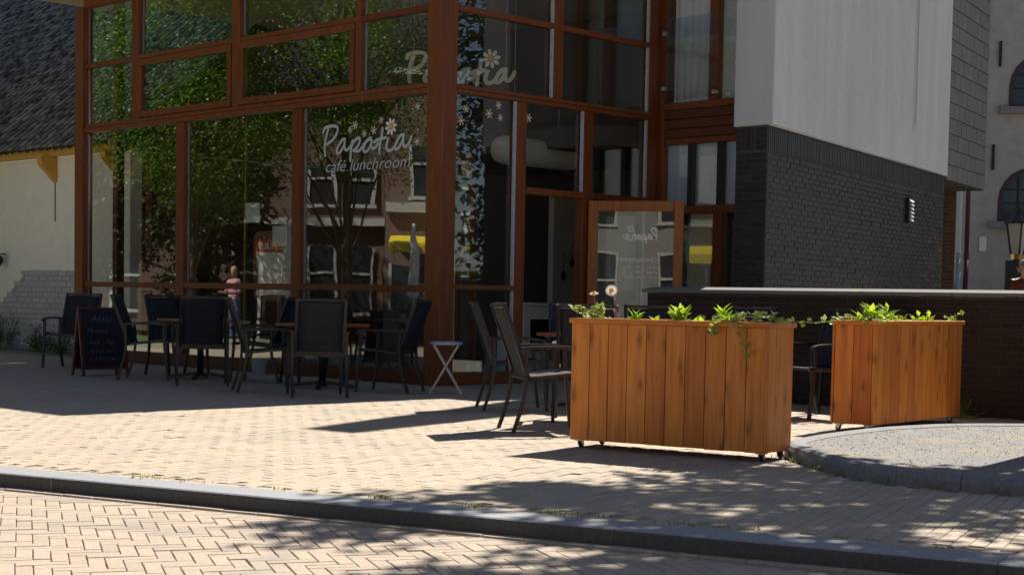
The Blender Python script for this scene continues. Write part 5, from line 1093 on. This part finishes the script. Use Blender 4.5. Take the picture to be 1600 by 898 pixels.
shrub(cafe_pt(11.55, 0.72), 0.45, 0.3, 0.62, 900, 1, 'largest green shrub against the cream wall at the left edge'); shrub(cafe_pt(10.2, 0.72), 0.35, 0.25, 0.42, 700, 2, 'low shrub behind the lone chair by the white brick'); shrub(cafe_pt(9.2, 0.55), 0.3, 0.25, 0.4, 500, 3, 'low shrub between the chalkboard and the end post')
shrub(Vector((4.0, 13.95, 0)), 0.12, 0.1, 0.2, 120, 4, 'small weed at the foot of the low brick wall')
# ================================================================== people
def person(name, at, rz, label, top, legs, cap=None, hair='hair_blond', reach=0.25):
    r = empty(name, at, rz, label=label, cat='person')
    J = {'pel': (0, 0, 0.93, .135), 'wai': (0, 0, 1.08, .125), 'che': (0.01, 0, 1.28, .145), 'nec': (0, 0, 1.44, .058), 'hb': (0.015, 0, 1.53, .062),
         'hl': (0, .10, .88, .095), 'kl': (.02, .11, .50, .062), 'al': (-.01, .11, .09, .042), 'tl': (.13, .12, .03, .035), 'hr': (0, -.10, .88, .095), 'kr': (.02, -.11, .50, .062), 'ar': (-.01, -.11, .09, .042), 'tr': (.13, -.12, .03, .035),
         'sl': (0, .17, 1.38, .062), 'el': (.02, .25, 1.12, .045), 'wl': (reach, .14, 1.10, .032), 'pl': (reach + .07, .11, 1.11, .030), 'sr': (0, -.17, 1.38, .062), 'er': (.02, -.25, 1.12, .045), 'wr': (reach, -.14, 1.10, .032), 'pr': (reach + .07, -.11, 1.11, .030)}
    Ed = [('pel', 'wai'), ('wai', 'che'), ('che', 'nec'), ('nec', 'hb'), ('pel', 'hl'), ('hl', 'kl'), ('kl', 'al'), ('al', 'tl'), ('pel', 'hr'), ('hr', 'kr'), ('kr', 'ar'), ('ar', 'tr'), ('che', 'sl'), ('sl', 'el'), ('el', 'wl'), ('wl', 'pl'), ('che', 'sr'), ('sr', 'er'), ('er', 'wr'), ('wr', 'pr')]
    for s, sg_ in (('l', 1), ('r', -1)):
        b = Vector(J['p' + s][:3])
        for q, (dx, dy, dz) in enumerate(((.075, .0, -.01), (.085, .0, .01), (.08, -.0, .03), (.06, 0, .045), (.03, -.05, .03))):
            nm = f'f{s}{q}'; J[nm] = (b.x + dx, b.y + dy * sg_ + sg_ * (0.02 - 0.012 * q), b.z + dz, .010); Ed.append(('p' + s, nm))
    ks = list(J); me = bpy.data.meshes.new('body'); me.from_pydata([J[k_][:3] for k_ in ks], [(ks.index(a), ks.index(b)) for a, b in Ed], []); o = bpy.data.objects.new('body', me); col.objects.link(o)
    md = o.modifiers.new('s', 'SKIN'); sub = o.modifiers.new('d', 'SUBSURF'); sub.levels = 1; sub.render_levels = 1
    for i, k_ in enumerate(ks): me.skin_vertices[0].data[i].radius = (J[k_][3],) * 2; me.skin_vertices[0].data[i].use_root = (k_ == 'pel')
    bpy.context.view_layer.update(); ev = bpy.data.meshes.new_from_object(o.evaluated_get(bpy.context.evaluated_depsgraph_get())); bpy.data.objects.remove(o)
    ev.materials.clear()
    for m_ in ('skin', top, legs, 'black_paint'): ev.materials.append(M[m_])
    for p in ev.polygons:
        c = p.center; p.use_smooth = True
        p.material_index = 3 if c.z < 0.085 else 2 if c.z < 0.95 and abs(c.y) < 0.22 and c.x < 0.2 else 0 if (c.z > 1.43 or c.x > reach - 0.02) else 1
    body = mk('body', ev, r)
    h = MB().lathe([(0.02, -0.125), (0.055, -0.105), (0.072, -0.05), (0.078, 0.01), (0.074, 0.06), (0.05, 0.105), (0.015, 0.12)], 14, Matrix.Translation((0.025, 0, 1.60)) @ Matrix.Diagonal((1.15, 1, 1, 1))).add([(0.105, -0.014, 1.575), (0.105, 0.014, 1.575), (0.135, 0, 1.58), (0.108, 0, 1.62)], [(0, 1, 2), (0, 2, 3), (1, 3, 2)])
    head = h.build('head', 'skin', r, smooth=True)
    for s in (-1, 1):
        MB().lathe([(0.001, -0.008), (0.008, 0), (0.001, 0.008)], 8, Matrix.Translation((0.108, s * 0.030, 1.605))).build('eye', 'black_paint', head); MB().lathe([(0.005, -0.028), (0.014, 0), (0.005, 0.028)], 8, Matrix.Translation((0.02, s * 0.079, 1.595))).build('ear', 'skin', head)
    MB().box(0.098, 0.106, -0.022, 0.022, 1.538, 1.546).build('mouth', 'red_cloth', head)
    if cap:
        MB().lathe([(0.092, 0.0), (0.093, 0.03), (0.075, 0.075), (0.03, 0.095), (0.003, 0.098)], 14, Matrix.Translation((0.022, 0, 1.63)) @ Matrix.Diagonal((1.12, 1, 1, 1))).build('cap', cap, r, smooth=True); MB().add([(0.09, -0.07, 1.635), (0.09, 0.07, 1.635), (0.175, 0.045, 1.625), (0.175, -0.045, 1.625), (0.09, -0.07, 1.645), (0.09, 0.07, 1.645), (0.175, 0.045, 1.633), (0.175, -0.045, 1.633)], [(3, 2, 1, 0), (4, 5, 6, 7), (2, 3, 7, 6), (0, 1, 5, 4)]).build('cap_peak', cap, r)
    else:
        MB().lathe([(0.082, -0.13), (0.09, -0.02), (0.09, 0.04), (0.07, 0.095), (0.03, 0.125), (0.003, 0.13)], 14, Matrix.Translation((-0.004, 0, 1.61))).build('hair', hair, r, smooth=True)
    return r
person('person', (7.78, 24.0, 0), R(-95), 'person in a pale grey cap and dark top behind the low wall', 'panel_wood', 'denim', cap='grey_cloth', reach=0.12)
pk = person('person', (-16.9, 22.5, 0), R(35), 'person in a pink top left of the frame, mirrored in the middle window', 'pink_cloth', 'denim', reach=0.3); pk.scale = (0.9, 0.9, 0.9)
# leaf litter and a few crumbs on the paving
lt = MB()
for i in range(260):
    x, y = rnd.uniform(-3, 3.2), rnd.uniform(7.2, 12.5)
    if walk_ok(V2(x, y)): leaf(lt, Vector((x, y, 0.006)), Vector((rnd.gauss(0, 1), rnd.gauss(0, 1), 0.15)), Vector((0, 0, 1)), rnd.uniform(0.008, 0.026), rnd.uniform(0.006, 0.013), 0.3)
lt.build('leaf_litter', 'bark', None, kind='stuff', label='small dry leaves and crumbs scattered on the paving', cat='litter')
